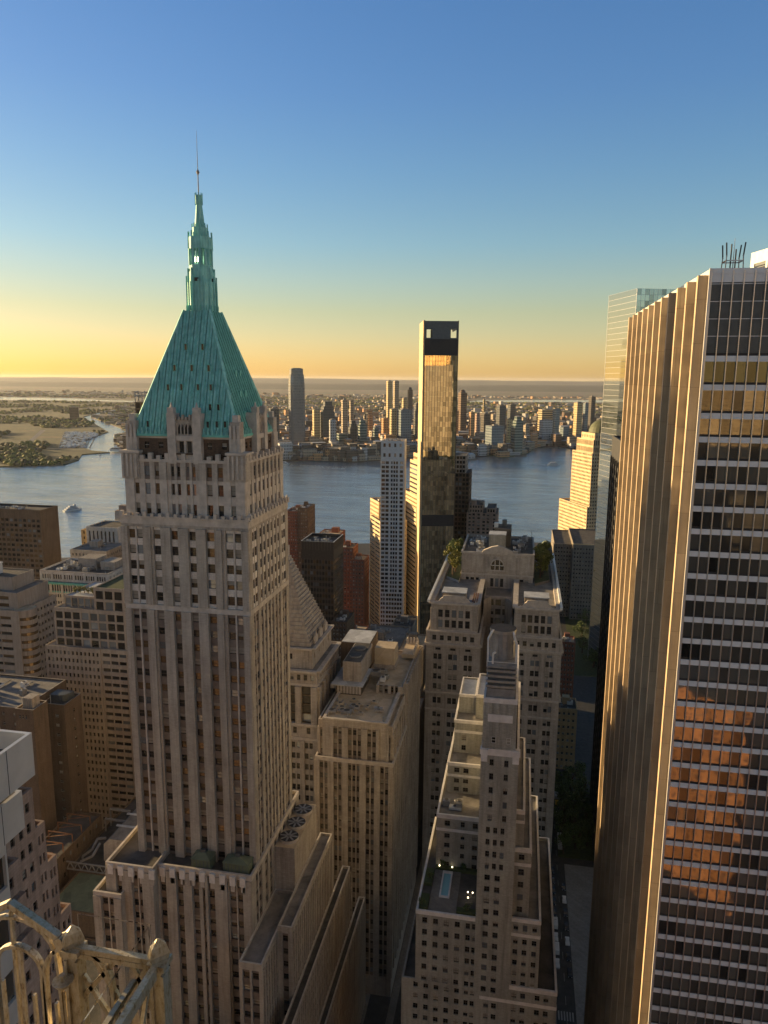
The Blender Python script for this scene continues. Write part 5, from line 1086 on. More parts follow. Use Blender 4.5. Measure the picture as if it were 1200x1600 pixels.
# near left: white slab building, then pink stepped stone
b = B('slab_building', 'near left building with pale panelled slabs, a round tank on top and dark glass strips', (-72, 60, 0))
for k, (z0, z1, x1_, y1_) in enumerate(((173.2, 179.2, -61.6, 80), (166, 171.4, -63.0, 79))):
    sl = MB(); sl.box(-110, x1_, 5, y1_, z0, z1-2.6, 'steelpanel')
    for (a0, a1, c0, c1) in ((-110, x1_, y1_-.5, y1_), (x1_-.5, x1_, 5, y1_-.5)): sl.box(a0, a1, c0, c1, z1-2.6, z1, 'steelpanel')
    sl.box(-109, x1_-.6, 6, y1_-.6, z1-2.6, z1-2.5, 'roofdark' if k == 0 else 'rooftan')
    for y in range(12, int(y1_), 7): sl.box(x1_, x1_+.03, y, y+.08, z0, z1, 'charcoal')
    b.part('roof_slab', sl)
sB = dict(wall='steelpanel', span='steelpanel', trim='steelpanel', dw=.5, ds=0, mull='charcoal', dm=0, win=('none', 'smoke', 'mull'))
b.tier(-110, -64.3, 5, 76.8, 0, 166, sB, r='p1 w10 m.3 w10 m.3 w10 m.3 w10 m.3 w5 m.2 w5 p.25', f='p1', k='p1', R=dict(fh=8.2, wh=4.6, sill=1.2), ph=0)
b.tier(-110, -64.6, 5, 76, 171.2, 173.4, dict(wall='darkpanel'), ph=0)
c = MB(); c.cyl(-73, 66, 176.8, 178.6, 4.2, 'ductmetal', n=28, cap='roofwhite'); c.cyl(-73, 66, 178.6, 178.9, 3.2, 'greymetal', n=28, cap='roofwhite'); b.part('round_tank', c)
b.tier(-112, -82.8, 80.2, 100, 0, 172, dict(wall='steelpanel', trim='steelpanel'), ph=1.5)
b.tier(-115, -81.4, 80.2, 101, 0, 166.5, dict(wall='limestone', trim='limestone'), ph=.8); b.finish(100)
b = B('pink_building', 'pinkish stone building stepping down towards the street at lower left', (-80, 100, 0))
sPk = dict(wall='pinkstone', span='pinkstone', trim='pinkstone', dw=.3, dq=.2, win=('sash', 'dark', 'mull'))
pr_ = 'p1.2 w1.1 p1 w1.1 | p1.2'
b.tier(-110, -77.0, 86, 99, 0, 158.5, sPk, r=pr_, k=pr_, f='p1', R=dict(fh=3.6, wh=1.7, sill=1, top=[('n', 1)]), ph=.8, roof='roofgrey')
b.tier(-110, -77.1, 99, 101.5, 0, 151, sPk, r='p1.2 w1.1 p1 w1.1 p1.2', f='p1', R=dict(fh=3.6, wh=1.7, sill=1, top=[('n', 1)]), ph=.8, roof='roofgrey')
b.tier(-110, -77.2, 101.5, 104, 0, 143, sPk, r='p1.2 w1.1 p1 w1.1 p1.2', R=dict(fh=3.6, wh=1.7, sill=1, top=[('n', 1)]), ph=.8, roof='roofgrey')
b.tier(-110, -69.2, 77, 85, 0, 156.5, sPk, r='p1.5 w1.2 p1.5 | p.1', k='p1 w1 p1', f='p1', R=dict(fh=3.6, wh=1.7, sill=1, top=[('n', 1)]), ph=.8, roof='roofgrey')
b.tier(-69.2, -68.2, 77, 84.6, 0, 151.5, sPk, r='p1.5 w1.2 p1.5 | p.1', k='p1 w1 p1', f='p1', R=dict(fh=3.6, wh=1.7, sill=1, top=[('n', 1)]), ph=.8, roof='roofgrey')
b.tier(-68.2, -67.2, 77, 84.2, 0, 146, sPk, r='p1.5 w1.2 p1.5 | p.1', k='p1 w1 p1', f='p1', R=dict(fh=3.6, wh=1.7, sill=1, top=[('n', 1)]), ph=.8, roof='roofdark')
b.tier(-110, -77.3, 104, 107, 0, 131, sPk, r='p.6 w1.1 p1 w1.1 p.6', R=dict(fh=3.6, wh=1.7, sill=1, top=[('n', 1)]), ph=.8, roof='roofgrey')
b.units(-90, -80, 87, 98, 157.6, 3, seed=61); b.finish()
# small roofs at the very bottom
b = B('low_building', 'low building with a grey box plant room at the foot of the stone podium', (-72, 150, 0))
b.tier(-90, -64.2, 134, 149.5, 0, 58, dict(wall='limestone', trim='limestone'), f='p2', ph=.8, roof='roofgrey', R=dict(fh=20, wh=.01, sill=.01)); b.wins = []
c = MB(); c.box(-81.5, -72.5, 138.5, 148, 57.2, 62, 'brownbrick'); c.box(-81.9, -72.1, 138.1, 148.4, 62, 62.5, 'roofwhite'); b.part('plant_room', c)
c = MB(); c.box(-71, -65.2, 140, 148, 57.2, 58.4, 'roofwhite'); b.part('skylight', c)
for x in (-86, -83.4): c = MB(); c.cyl(x, 137, 57.2, 60, 1.2, 'charcoal', n=14); b.part('drum', c)
c = MB(); c.bar((-70, 143, 58), (-70, 143, 60.5), .35, .35, 'whitepaint'); c.bar((-70, 143, 60.5), (-69, 142.4, 60.8), .35, .35, 'whitepaint'); c.bar((-69, 142.4, 60.8), (-69, 142.4, 59.6), .35, .35, 'whitepaint'); b.part('vent_pipe', c)
b.finish(0)

# unseen eastern towers added behind the terrace, shaped for mirrored colour and bounce light
for i, (x, y, w_, d_, h, mat) in enumerate(((150, -205, 120, 40, 320, 'goldstone'), (98, -68, 66, 34, 90, 'orangebrick'), (108, -130, 66, 26, 172, 'darkpanel'), (10, -165, 50, 40, 200, 'limestone'), (-60, -120, 60, 50, 190, 'goldstone'), (-150, -60, 60, 60, 170, 'redbrick'))):
    b = B('added_east_tower', 'unseen tower added behind the terrace for reflections and bounce light', (x, y, 0), rot=radians(42), group='added towers behind the terrace', cat='skyscraper')
    b.tier(-w_/2, w_/2, -d_/2, d_/2, 0, h, dict(wall=mat, span=mat, trim=mat, dw=.4, win=('none', 'dark', 'mull')), k='p2.4 w1.8 | p2.4', l='p2 w2 | p2', R=dict(fh=4.2, wh=2.0, sill=1), ph=0, roof='roofgrey'); b.finish(0)
# the building we stand on
b = B('observation_tower', 'stone tower top and terrace carrying the railing at the bottom left', (0, -6, 0), cat='skyscraper')
b.wall.box(-7, 7, -22, 1.75, 0, 222.6, 'limestone'); c = MB(); c.box(-6.8, 6.8, -3, 1.7, 222.6, 222.66, 'pave'); b.part('terrace', c); b.finish(0)
# ================================================================ 9. ACROSS THE RIVER
TOWERS=[
(-691, 2215, 45.5, 45.5, 254, 'glassA', 'chamfer', 'tallest tower across the river, tapering grey glass shaft with chamfered top'),
(-767, 2221, 26.9, 26.9, 132, 'glassD', 'flat', 'dark glass tower just right of the green roof, across the river'),
(-661, 2328, 20.4, 20.4, 126, 'gold', 'flat', 'gold coloured slab standing in for the sunlit left flank of the stepped dark tower across the river'),  # facade colour replaces sunlight on the dark tower's left strip
(-630, 2347, 40.6, 40.6, 152, 'glassD', 'step', 'stepped dark tower, second right of the tallest tower across the river'),
(-580, 2226, 19.3, 11.6, 100, 'white', 'flat', 'small white gridded block in front of the stepped dark tower'),
(-651, 2672, 18.9, 18.9, 148, 'tan', 'flat', 'left one of two slim tan towers, right of the stepped dark tower'),
(-632, 2707, 13.3, 13.3, 145, 'tan', 'flat', 'right one of two slim tan towers, right of the stepped dark tower'),
(-527, 2270, 22.4, 22.4, 96, 'glassD', 'step', 'dark stepped waterfront office left of the green spired tower'),
(-491, 2247, 22.0, 22.0, 108, 'glassG', 'spire', 'green banded waterfront tower with a thin spire'),
(-549, 2644, 17.4, 17.4, 122, 'orange', 'spire', 'orange lit tower with a pointed top, right of the spired tower'),
(-588, 3247, 19.8, 19.8, 216, 'gold', 'flat', 'left twin of the two tallest far towers, sunlit face coloured gold'),
(-562, 3272, 19.8, 19.8, 216, 'tan', 'flat', 'right twin of the two tallest far towers, duller face'),
(-497, 3262, 17.4, 17.4, 190, 'dark', 'round', 'dark slim tower with rounded top right of the twin towers'),
(-490, 3061, 16.4, 16.4, 145, 'gold', 'flat', 'short gold lit block between the twins and the round topped tower'),
(-432, 2462, 18.4, 18.4, 126, 'gold', 'flat', 'gold lit slab below the twin towers'),
(-392, 2449, 37.0, 37.0, 125, 'glassB', 'flat', 'broad blue and gold glass block below the twin towers'),
(-477, 2556, 19.2, 19.2, 91, 'orange', 'flat', 'orange brick block left of the gold slab'),
(-351, 2475, 19.7, 19.7, 146, 'glassD', 'flat', 'grey glass tower directly left of the black topped skyscraper'),
(-353, 2576, 10.2, 10.2, 222, 'pink', 'flat', 'slim pink tower peeking out left of the black topped skyscraper'),
(-236, 2890, 25.8, 25.8, 186, 'brown', 'round', 'brown tower directly right of the black topped skyscraper'),
(-239, 2689, 10.4, 10.4, 114, 'orange', 'flat', 'narrow orange strip of a tower touching the black topped skyscraper'),
(-169, 3196, 7.0, 7.0, 143, 'gold', 'flat', 'tiny gold sliver tower beyond the brown tower'),
(-178, 2594, 14.8, 14.8, 114, 'orange', 'flat', 'orange lit apartment tower right of the brown tower'),
(-160, 2615, 12.4, 12.4, 109, 'pink', 'flat', 'pinkish apartment tower beside the orange lit one'),
(-133, 2647, 26.6, 26.6, 108, 'dark', 'flat', 'dark slab behind the blue glass waterfront block'),
(-83, 2749, 25.5, 25.5, 134, 'glassD', 'flat', 'tall grey tower with a gold left edge behind the blue glass block'),
(-88, 2328, 42.1, 42.1, 85, 'glassB', 'flat', 'wide blue glass waterfront block on its own pier'),
(-46, 2400, 11.9, 11.9, 102, 'gold', 'flat', 'gold edged slim tower between the two glass waterfront towers'),
(-20, 2340, 27.2, 27.2, 113, 'glassG', 'step', 'green glass waterfront tower standing at the tip of the shore'),
(-50, 3000, 23.8, 23.8, 129, 'glassD', 'flat', 'pale grey tower far behind the tip of the shore'),
(10, 2700, 16.4, 16.4, 67, 'tan', 'flat', 'tan block behind the cove'),
(80, 2899, 48.8, 29.3, 115, 'stripe', 'flat', 'wide office with gold lit horizontal stripes beyond the cove'),
(78, 2719, 40.2, 24.1, 85, 'white', 'flat', 'low white banded office in front of the gold striped office'),
(115, 2798, 18.2, 18.2, 122, 'glassB', 'flat', 'pale blue slab right of the gold striped office'),
(144, 2746, 22.7, 22.7, 60, 'glassB', 'flat', 'low blue glass office at the head of the cove'),
(195, 2843, 23.0, 23.0, 144, 'gold', 'flat', 'greenish gold office tower left of the domed tower'),
(226, 2891, 14.1, 14.1, 141, 'glassB', 'flat', 'blue shaded office tower left of the domed tower'),
(290, 3388, 21.3, 21.3, 155, 'dark', 'flat', 'dark far tower above the domed tower roof'),
(-704, 2116, 46.4, 27.9, 41, 'white', 'flat', 'long white gridded dock warehouse left of the tallest tower'),
(-633, 2138, 53.2, 31.9, 35, 'white', 'flat', 'long white gridded dock warehouse right of the tallest tower'),
(-566, 2152, 44.3, 26.6, 33, 'white', 'flat', 'pale gridded dock warehouse, third along the quay'),
(-559, 2262, 27.5, 27.5, 56, 'glassG', 'flat', 'squat green grey block behind the quay'),
(-451, 2245, 39.9, 24.0, 36, 'white', 'flat', 'low pale block with columns right of the spired tower'),
(-336, 2265, 39.5, 23.7, 35, 'white', 'step', 'low white banded block left of the black topped skyscraper'),
(-2356, 3597, 44.7, 44.7, 66, 'brown', 'flat', 'lone brown slab in the hazy parkland far left'),
(-1216, 2127, 28.1, 28.1, 46, 'brown', 'flat', 'brown shore building by the channel behind the green roofed tower'),
(-322, 2479, 19.7, 19.7, 93, 'tan', 'flat', 'tan block hidden partly behind the black topped skyscraper'),
(-222, 2390, 13.9, 13.9, 73, 'glassD', 'flat', 'grey block low behind the black topped skyscraper'),
(-479, 2403, 15.0, 15.0, 67, 'glassG', 'flat', 'grey green mid rise behind the low columned block'),
(40, 2900, 22.8, 22.8, 27, 'tan', 'flat', 'low tan block beyond the cove'),
]

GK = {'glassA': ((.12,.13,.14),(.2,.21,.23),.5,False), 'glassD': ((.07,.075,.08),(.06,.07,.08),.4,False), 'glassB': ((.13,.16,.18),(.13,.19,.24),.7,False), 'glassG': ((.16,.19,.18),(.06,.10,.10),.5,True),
      'gold': ((.5,.38,.2),(.16,.12,.07),.3,False), 'orange': ((.5,.26,.12),(.12,.07,.04),.1,False), 'tan': ((.36,.29,.21),(.08,.07,.06),.1,False), 'pink': ((.38,.25,.2),(.08,.06,.06),.1,False),  # gold walls carry the evening sun of lit towers in their base colour
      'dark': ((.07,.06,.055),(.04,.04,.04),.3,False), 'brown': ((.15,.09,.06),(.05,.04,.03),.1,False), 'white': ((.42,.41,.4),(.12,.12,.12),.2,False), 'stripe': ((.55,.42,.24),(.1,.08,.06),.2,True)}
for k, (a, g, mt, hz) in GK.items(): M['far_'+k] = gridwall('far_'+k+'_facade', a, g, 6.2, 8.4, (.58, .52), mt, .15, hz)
M['fargrid'] = M['far_white']
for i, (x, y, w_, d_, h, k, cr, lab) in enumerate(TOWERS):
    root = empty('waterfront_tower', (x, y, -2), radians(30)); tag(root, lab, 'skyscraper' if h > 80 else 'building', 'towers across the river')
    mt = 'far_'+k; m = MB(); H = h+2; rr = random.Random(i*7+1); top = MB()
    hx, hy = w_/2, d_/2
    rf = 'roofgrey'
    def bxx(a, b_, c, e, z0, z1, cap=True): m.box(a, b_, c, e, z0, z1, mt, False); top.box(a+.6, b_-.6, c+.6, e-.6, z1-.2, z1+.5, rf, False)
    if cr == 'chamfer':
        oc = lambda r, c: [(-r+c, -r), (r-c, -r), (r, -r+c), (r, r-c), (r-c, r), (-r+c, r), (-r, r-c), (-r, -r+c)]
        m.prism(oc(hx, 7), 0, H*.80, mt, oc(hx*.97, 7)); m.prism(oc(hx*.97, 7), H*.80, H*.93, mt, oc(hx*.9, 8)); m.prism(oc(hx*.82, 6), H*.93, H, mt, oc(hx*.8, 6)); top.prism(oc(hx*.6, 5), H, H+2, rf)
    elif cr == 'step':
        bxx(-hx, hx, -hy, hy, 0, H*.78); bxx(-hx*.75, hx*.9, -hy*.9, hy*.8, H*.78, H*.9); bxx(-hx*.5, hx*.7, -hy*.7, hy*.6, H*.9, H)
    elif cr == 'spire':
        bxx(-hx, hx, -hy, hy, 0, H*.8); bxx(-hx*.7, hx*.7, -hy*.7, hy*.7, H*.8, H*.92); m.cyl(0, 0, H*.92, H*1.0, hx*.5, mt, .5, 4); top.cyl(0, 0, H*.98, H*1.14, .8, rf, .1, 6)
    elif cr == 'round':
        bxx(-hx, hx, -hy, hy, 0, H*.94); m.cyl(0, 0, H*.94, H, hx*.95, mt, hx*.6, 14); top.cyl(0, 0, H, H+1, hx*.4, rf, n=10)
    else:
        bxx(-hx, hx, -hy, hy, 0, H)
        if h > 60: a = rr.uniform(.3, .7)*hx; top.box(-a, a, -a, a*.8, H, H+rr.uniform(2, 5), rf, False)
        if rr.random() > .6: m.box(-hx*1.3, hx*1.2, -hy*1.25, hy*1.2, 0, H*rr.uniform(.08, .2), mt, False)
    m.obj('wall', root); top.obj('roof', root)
# low-rise fabric of the far shore, too many to count
def inpoly(x, y, P):
    c = False; j = len(P)-1
    for i in range(len(P)):
        if (P[i][1] > y) != (P[j][1] > y) and x < (P[j][0]-P[i][0])*(y-P[i][1])/(P[j][1]-P[i][1])+P[i][0]: c = not c
        j = i
    return c
for k in ('tan', 'brown', 'white', 'orange'): pass
rr = random.Random(11); m = MB(); cnt = 0
while cnt < 8200:
    y = 2020+(rr.random()**1.9)*8500; x = rr.uniform(-.78, .26)*y
    if not inpoly(x, y, landB) and y < 6200: continue
    if y > 6200 and rr.random() < .3: continue
    if -9000 < x < 1500 and 5900 < y < 9300 and ((x < -3000 and 6250 < y < 7450) or (x > -650 and y > 7400)): continue
    cen = math.exp(-((x+450)/900)**2) if y < 4500 else .25
    if rr.random() > .3+cen: continue
    a = rr.uniform(10, 34)*(1+y/9000); c = rr.uniform(9, 26)*(1+y/9000); h = rr.uniform(6, 15)*(1+(rr.random() < .12*cen*4)*rr.uniform(.6, 2.6))
    if y > 4000: h *= .8
    ang = radians(30+rr.uniform(-4, 4)); ca, sa = cos(ang), sin(ang)
    P = [(x+ca*p_-sa*q_, y+sa*p_+ca*q_) for p_, q_ in ((-a/2, -c/2), (a/2, -c/2), (a/2, c/2), (-a/2, c/2))]
    m.prism(P, -2, -2+h, rr.choice(('far_tan', 'far_brown', 'far_white', 'far_orange', 'far_tan', 'far_dark')), cap=rr.choice(('roofgrey', 'roofdark', 'rooftan', 'roofwhite'))); cnt += 1
tag(m.obj('low_rise_city'), 'low roofs and blocks of the town spreading behind the far shore', 'town', kind='stuff')
# woods and park trees of the far shore
MAR = [(-1480, 2160), (-1385, 2185), (-1735, 2800), (-1866, 2768)]
for pts in ([(-1590, 2120), (-1572, 2120), (-2020, 2870), (-2045, 2870)], [(-1430, 1800), (-1418, 1806), (-1900, 2080), (-1910, 2070)], [(-1370, 2128), (-1365, 2142), (-1600, 2140), (-1600, 2125)], [(-1640, 1900), (-1600, 1890), (-1560, 1960), (-1600, 1975)]):
    m = MB(); m.poly([(x, y, -2.55) for x, y in pts], 'pave'); tag(m.obj('park_path'), kind='structure')
rr = random.Random(5); m = MB(); cnt = 0
def clump(m, x, y, z, r, mat, rr):
    n = len(m.v); k = m.slot(mat); N_ = 6
    ring = []
    for q, (zz, rad) in enumerate(((0, .75), (.5, 1.0), (.9, .6))):
        for i in range(N_):
            a = 2*pi*i/N_+q*.5; g = rad*r*rr.uniform(.75, 1.2); m.v.append((x+g*cos(a), y+g*sin(a), z+zz*r*rr.uniform(.8, 1.1)))
    m.v.append((x, y, z+r*1.15))
    for q in range(2):
        for i in range(N_): j = (i+1) % N_; m.f.append((n+q*N_+i, n+q*N_+j, n+(q+1)*N_+j, n+(q+1)*N_+i)); m.m.append(k)
    for i in range(N_): m.f.append((n+2*N_+i, n+2*N_+(i+1) % N_, n+3*N_)); m.m.append(k)
while cnt < 6500:
    y = 1650+(rr.random()**1.3)*7000; x = rr.uniform(-.80, .26)*y; inA = inpoly(x, y, landA)
    if not (inA or inpoly(x, y, landB)): continue
    if -9000 < x < 1500 and 5900 < y < 9300 and ((x < -3000 and 6200 < y < 7450) or (x > -650 and y > 7400)): continue
    if not inA and x > -900 and y < 3000 and rr.random() < .8: continue
    v = sin(x*.011)+sin(y*.007+x*.004)+sin(x*.003-y*.005+1)
    if inA and v < .3-(y > 2600)*.4: continue
    if inpoly(x, y, MAR): continue
    if not inA and v < -.4: continue
    clump(m, x, y, -2.4, rr.uniform(5, 9)*(1+y/7000), 'leafwarm' if rr.random() < .65 else 'leafbrown', rr); cnt += 1
tag(m.obj('woodland'), 'belts of trees across the flat parkland beyond the river', 'trees', kind='stuff')
# marina: boats and sheds too small to count
rr = random.Random(8); m = MB()
for i in range(0):
    t = rr.random(); u = rr.random(); x = -1330-330*t-95*u; y = 2190+520*t-40*u+rr.uniform(0, 60)
    if not inpoly(x, y, landA): continue
    m.box(x, x+rr.uniform(3, 10), y, y+rr.uniform(5, 14), -2.6, -2.6+rr.uniform(2, 5), 'whitepaint', False)
for i in range(900):
    u, v = rr.random(), rr.random()
    xa, ya = -1355+(-1290+1355)*u, 2130+u*20; x = MAR[0][0]*(1-u)*(1-v)+MAR[1][0]*u*(1-v)+MAR[2][0]*u*v+MAR[3][0]*(1-u)*v; y = MAR[0][1]*(1-u)*(1-v)+MAR[1][1]*u*(1-v)+MAR[2][1]*u*v+MAR[3][1]*(1-u)*v
    if not inpoly(x, y, landA): continue
    m.box(x, x+rr.uniform(2, 7), y, y+rr.uniform(4, 16), -2.7, -2.6+rr.uniform(1.5, 5), rr.choice(('whitepaint', 'whitepaint', 'far_tan', 'carwhite')), False)
for q in range(9):
    u = q/8; A_ = (MAR[0][0]*(1-u)+MAR[1][0]*u, MAR[0][1]*(1-u)+MAR[1][1]*u, -2.55); B_ = (MAR[3][0]*(1-u)+MAR[2][0]*u, MAR[3][1]*(1-u)+MAR[2][1]*u, -2.55)
    m.bar(A_, B_, 2, .2, 'roofgrey')
tag(m.obj('marina_boats'), 'white specks of moored boats packed in the marina by the channel mouth', 'boats', kind='stuff')
for q in ((-1262, -1225, 2100, 2120), (-1190, -1150, 2060, 2075)): m = MB(); m.box(q[0], q[1], q[2], q[3], -2.6, 4, 'whitepaint', False); m.prism([(q[0], q[2]), (q[1], q[2]), (q[1], q[3]), (q[0], q[3])], 4, 8, 'roofgrey', [(q[0]+2, (q[2]+q[3])/2), (q[1]-2, (q[2]+q[3])/2), (q[1]-2, (q[2]+q[3])/2+.1), (q[0]+2, (q[2]+q[3])/2+.1)]); tag(m.obj('boat_shed', None, (q[0], q[2], -2.6), (q[0], q[2], -2.6)), 'pale boat shed on the shore of the narrow channel', 'shed', 'boat sheds by the channel')
# long pier building on the water and quay edge
m = MB(); m.box(-2, 118, -14, 16, -6, -1.2, 'greystone', False); m.box(0, 112, -10, 14, -1.2, 10, 'far_white', False)
m.prism([(0, -10), (112, -10), (112, 14), (0, 14)], 10, 15, 'roofwhite', [(3, 1), (109, 1), (109, 3), (3, 3)])
o = m.obj('pier_terminal'); o.location = (-230, 2228, 0); o.rotation_euler = (0, 0, radians(-40)); tag(o, 'long low pale terminal building on a pier jutting into the river', 'terminal')
m = MB(); m.box(0, 34, 0, 6, -6, -1.6, 'greystone', False); o = m.obj('pier'); o.location = (-22, 2292, 0); tag(o, 'short stone pier at the tip under the green glass tower', 'pier')

# ================================================================ 10. BOATS
def boat(name, label, loc, rot, L, W, decks, cat='boat'):
    r = empty(name, loc, rot); tag(r, label, cat)
    h = MB(); P = [(-L/2, -W/2), (L*.25, -W/2), (L/2, 0), (L*.25, W/2), (-L/2, W/2)]; P0 = [(x*.94, y*.8) for x, y in P]
    h.prism(P0, -.6, W*.28, 'whitepaint', P); h.obj('hull', r)
    z = W*.28
    for k in range(decks):
        c = MB(); a = L*(.40-.1*k); c.box(-a, a*.7, -W*.38+k*.4, W*.38-k*.4, z, z+W*.24, 'carwhite', False); c.box(-a*.97, a*.72, -W*.385+k*.4, W*.385-k*.4, z+W*.09, z+W*.17, 'darkpane', False); c.obj('deck', r); z += W*.25
    c = MB(); c.box(L*.05, L*.16, -W*.15, W*.15, z, z+W*.2, 'carwhite'); c.box(L*.06, L*.165, -W*.155, W*.155, z+W*.08, z+W*.15, 'darkpane'); c.obj('wheelhouse', r)
    c = MB(); c.cyl(-L*.1, 0, z, z+W*.4, .2, 'greymetal', .1, 6); c.obj('mast', r)
    return r
def wake(loc, rot, L, W, seed=0, spread=.3):
    m = MB(); rr = random.Random(seed)
    n = int(L/1.3)
    for i in range(n):
        t = i/n; x = -t*L
        for s in (-1, 1, 0):
            if rr.random() < .35+t*.3: continue
            y = s*(W*.5+t*L*spread*.32)*rr.uniform(.85, 1.1)+(rr.uniform(-1, 1)*W*.4 if s == 0 else 0); a = rr.uniform(1, 4)*(1-t*.4); c = rr.uniform(.4, 1.3)
            m.poly([(x-a, y-c*.5, 0), (x, y-c, 0), (x+a*.6, y+c*.2, 0), (x-a*.3, y+c, 0)], 'foam')
    o = m.obj('wake'); o.location = loc; o.rotation_euler = (0, 0, rot); tag(o, 'trail of pale foam spreading on the water behind a moving boat', 'wake', kind='stuff')
boat('ferry', 'white ferry heading across the river at left, close to the stone tower', (-767, 1148, -5), radians(62), 34, 9, 3, 'ferry'); wake((-778, 1128, -4.9), radians(62), 170, 12, 1, .5)
boat('ferry', 'low white ferry under the tallest tower across the river', (-640, 1905, -5), radians(178), 44, 11, 2, 'ferry'); wake((-615, 1903, -4.9), radians(172), 170, 11, 2, .4)
boat('ferry', 'small white ferry alone on the blue water left of the domed tower', (86, 2074, -5), radians(5), 34, 10, 2, 'ferry'); wake((66, 2073, -4.9), radians(5), 60, 8, 3)
boat('small_boat', 'tiny boat off the spired waterfront tower', (-511, 2040, -5), radians(20), 14, 5, 1)
boat('small_boat', 'tiny boat heading up the narrow channel at left', (-1234, 2012-12, -5), radians(120), 14, 5, 1); wake((-1228, 1990, -4.9), radians(120), 90, 5, 4, .8)

# ================================================================ 11. TREES
def tree(label, x, y, z, h, r, leaf='leaf', group=None, seed=0, n=900, shape=1.0):
    rr = random.Random(seed*31+7); root = empty('tree', (x, y, z)); tag(root, label, 'tree', group)
    t = MB(); th_ = h*.42; t.cyl(0, 0, 0, th_, r*.09+.1, 'bark', r*.05+.05, 7)
    for i in range(6):
        a = rr.uniform(0, 6.28); t.bar((0, 0, th_*rr.uniform(.6, 1)), (cos(a)*r*.55, sin(a)*r*.55, h*rr.uniform(.55, .8)), r*.05, r*.05, 'bark')
    t.obj('trunk', root)
    c = MB(); k = c.slot(leaf)
    cl = [(rr.gauss(0, .42)*r, rr.gauss(0, .42)*r, h*(.32+.6*rr.random()), r*rr.uniform(.28, .5)) for _ in range(int(12*shape)+4)]
    for i in range(n):
        cx, cy, cz, cr = rr.choice(cl); u = Vector((rr.gauss(0, 1), rr.gauss(0, 1), rr.gauss(0, 1))).normalized()*cr*(rr.random()**.33)
        p = Vector((cx, cy, min(cz, h*.97)))+u; s = r*rr.uniform(.045, .10)+.1
        a = Vector((rr.gauss(0, 1), rr.gauss(0, 1), rr.gauss(0, .6))).normalized()*s; q = a.cross(Vector((rr.gauss(0, 1), rr.gauss(0, 1), rr.gauss(0, 1)))).normalized()*s
        b0 = len(c.v); c.v += [tuple(p-a), tuple(p+q*.7), tuple(p+a), tuple(p-q*.7)]; c.f.append((b0, b0+1, b0+2, b0+3)); c.m.append(k)
    c.obj('crown', root); return root
G1 = 'trees of the left roof garden on the winged block'
for i, (x, y) in enumerate(((-31.0, 347), (-30.2, 353), (-31.4, 359), (-30.4, 366))): tree('green tree in the roof garden left of the arched window block', x, y, 131.5, 15, 4.0, 'leaf' if i % 2 else 'leafwarm', G1, i, 1500)
G2 = 'trees of the right roof garden on the winged block'
for i, (x, y) in enumerate(((10.6, 351), (11.8, 357), (10.8, 363), (13, 366))): tree('golden green tree in the roof garden right of the arched window block', x, y, 131.5, 14.5, 4.3, 'leafwarm', G2, 10+i, 1500)
rr = random.Random(3); protos = []
spots = [(27.5+rr.uniform(-1, 1)+k % 3*5.5, 333+k*4.6+rr.uniform(-1, 1)) for k in range(15)]
pr_ = [tree('dark leafy street tree in the shaded square beside the winged block', 0, 0, 0, 14, 4.6, 'leaf', 'trees of the shaded square', 60+i, 800) for i in range(3)]
for i, (x, y) in enumerate(spots):
    o = pr_[i] if i < 3 else copy_tree(pr_[i % 3]); o.location = (x, y, .1); o.rotation_euler = (0, 0, i*1.3)
sp2 = [(50+rr.uniform(0, 42), 566+rr.uniform(0, 205)) for k in range(34)]
p2_ = [tree('leafy churchyard tree below the domed tower', 0, 0, 0, 15, 6, 'leaf', 'churchyard trees', 80+i, 700) for i in range(3)]
for i, (x, y) in enumerate(sp2):
    o = p2_[i] if i < 3 else copy_tree(p2_[i % 3]); o.location = (x, y, .1); o.rotation_euler = (0, 0, i*2.1)
for i, (x, y) in enumerate(((-111, 800), (-104, 812), (-96, 806), (-88, 820))): tree('golden green riverside tree beside the red brick apartments', x, y, 0, 16, 7, 'leafwarm', 'riverside trees', 100+i, 700)
for i in range(7): tree('shrub on the planted roof terrace of the stepped beige office', -208+i*2.1+rr.uniform(-.5, .5), 306+rr.uniform(0, 6), 122.9, 3.2, 1.7, 'leafwarm', 'roof terrace shrubs', 120+i, 260)
for i, (x, y) in enumerate(((-20, 162), (-19.4, 172), (-9, 161.8), (-16.6, 177.2), (-11, 177.2))): tree('small planter shrub on the pool terrace', x, y, 97.2, 1.7, .9, 'leaf', 'pool terrace shrubs', 140+i, 200)

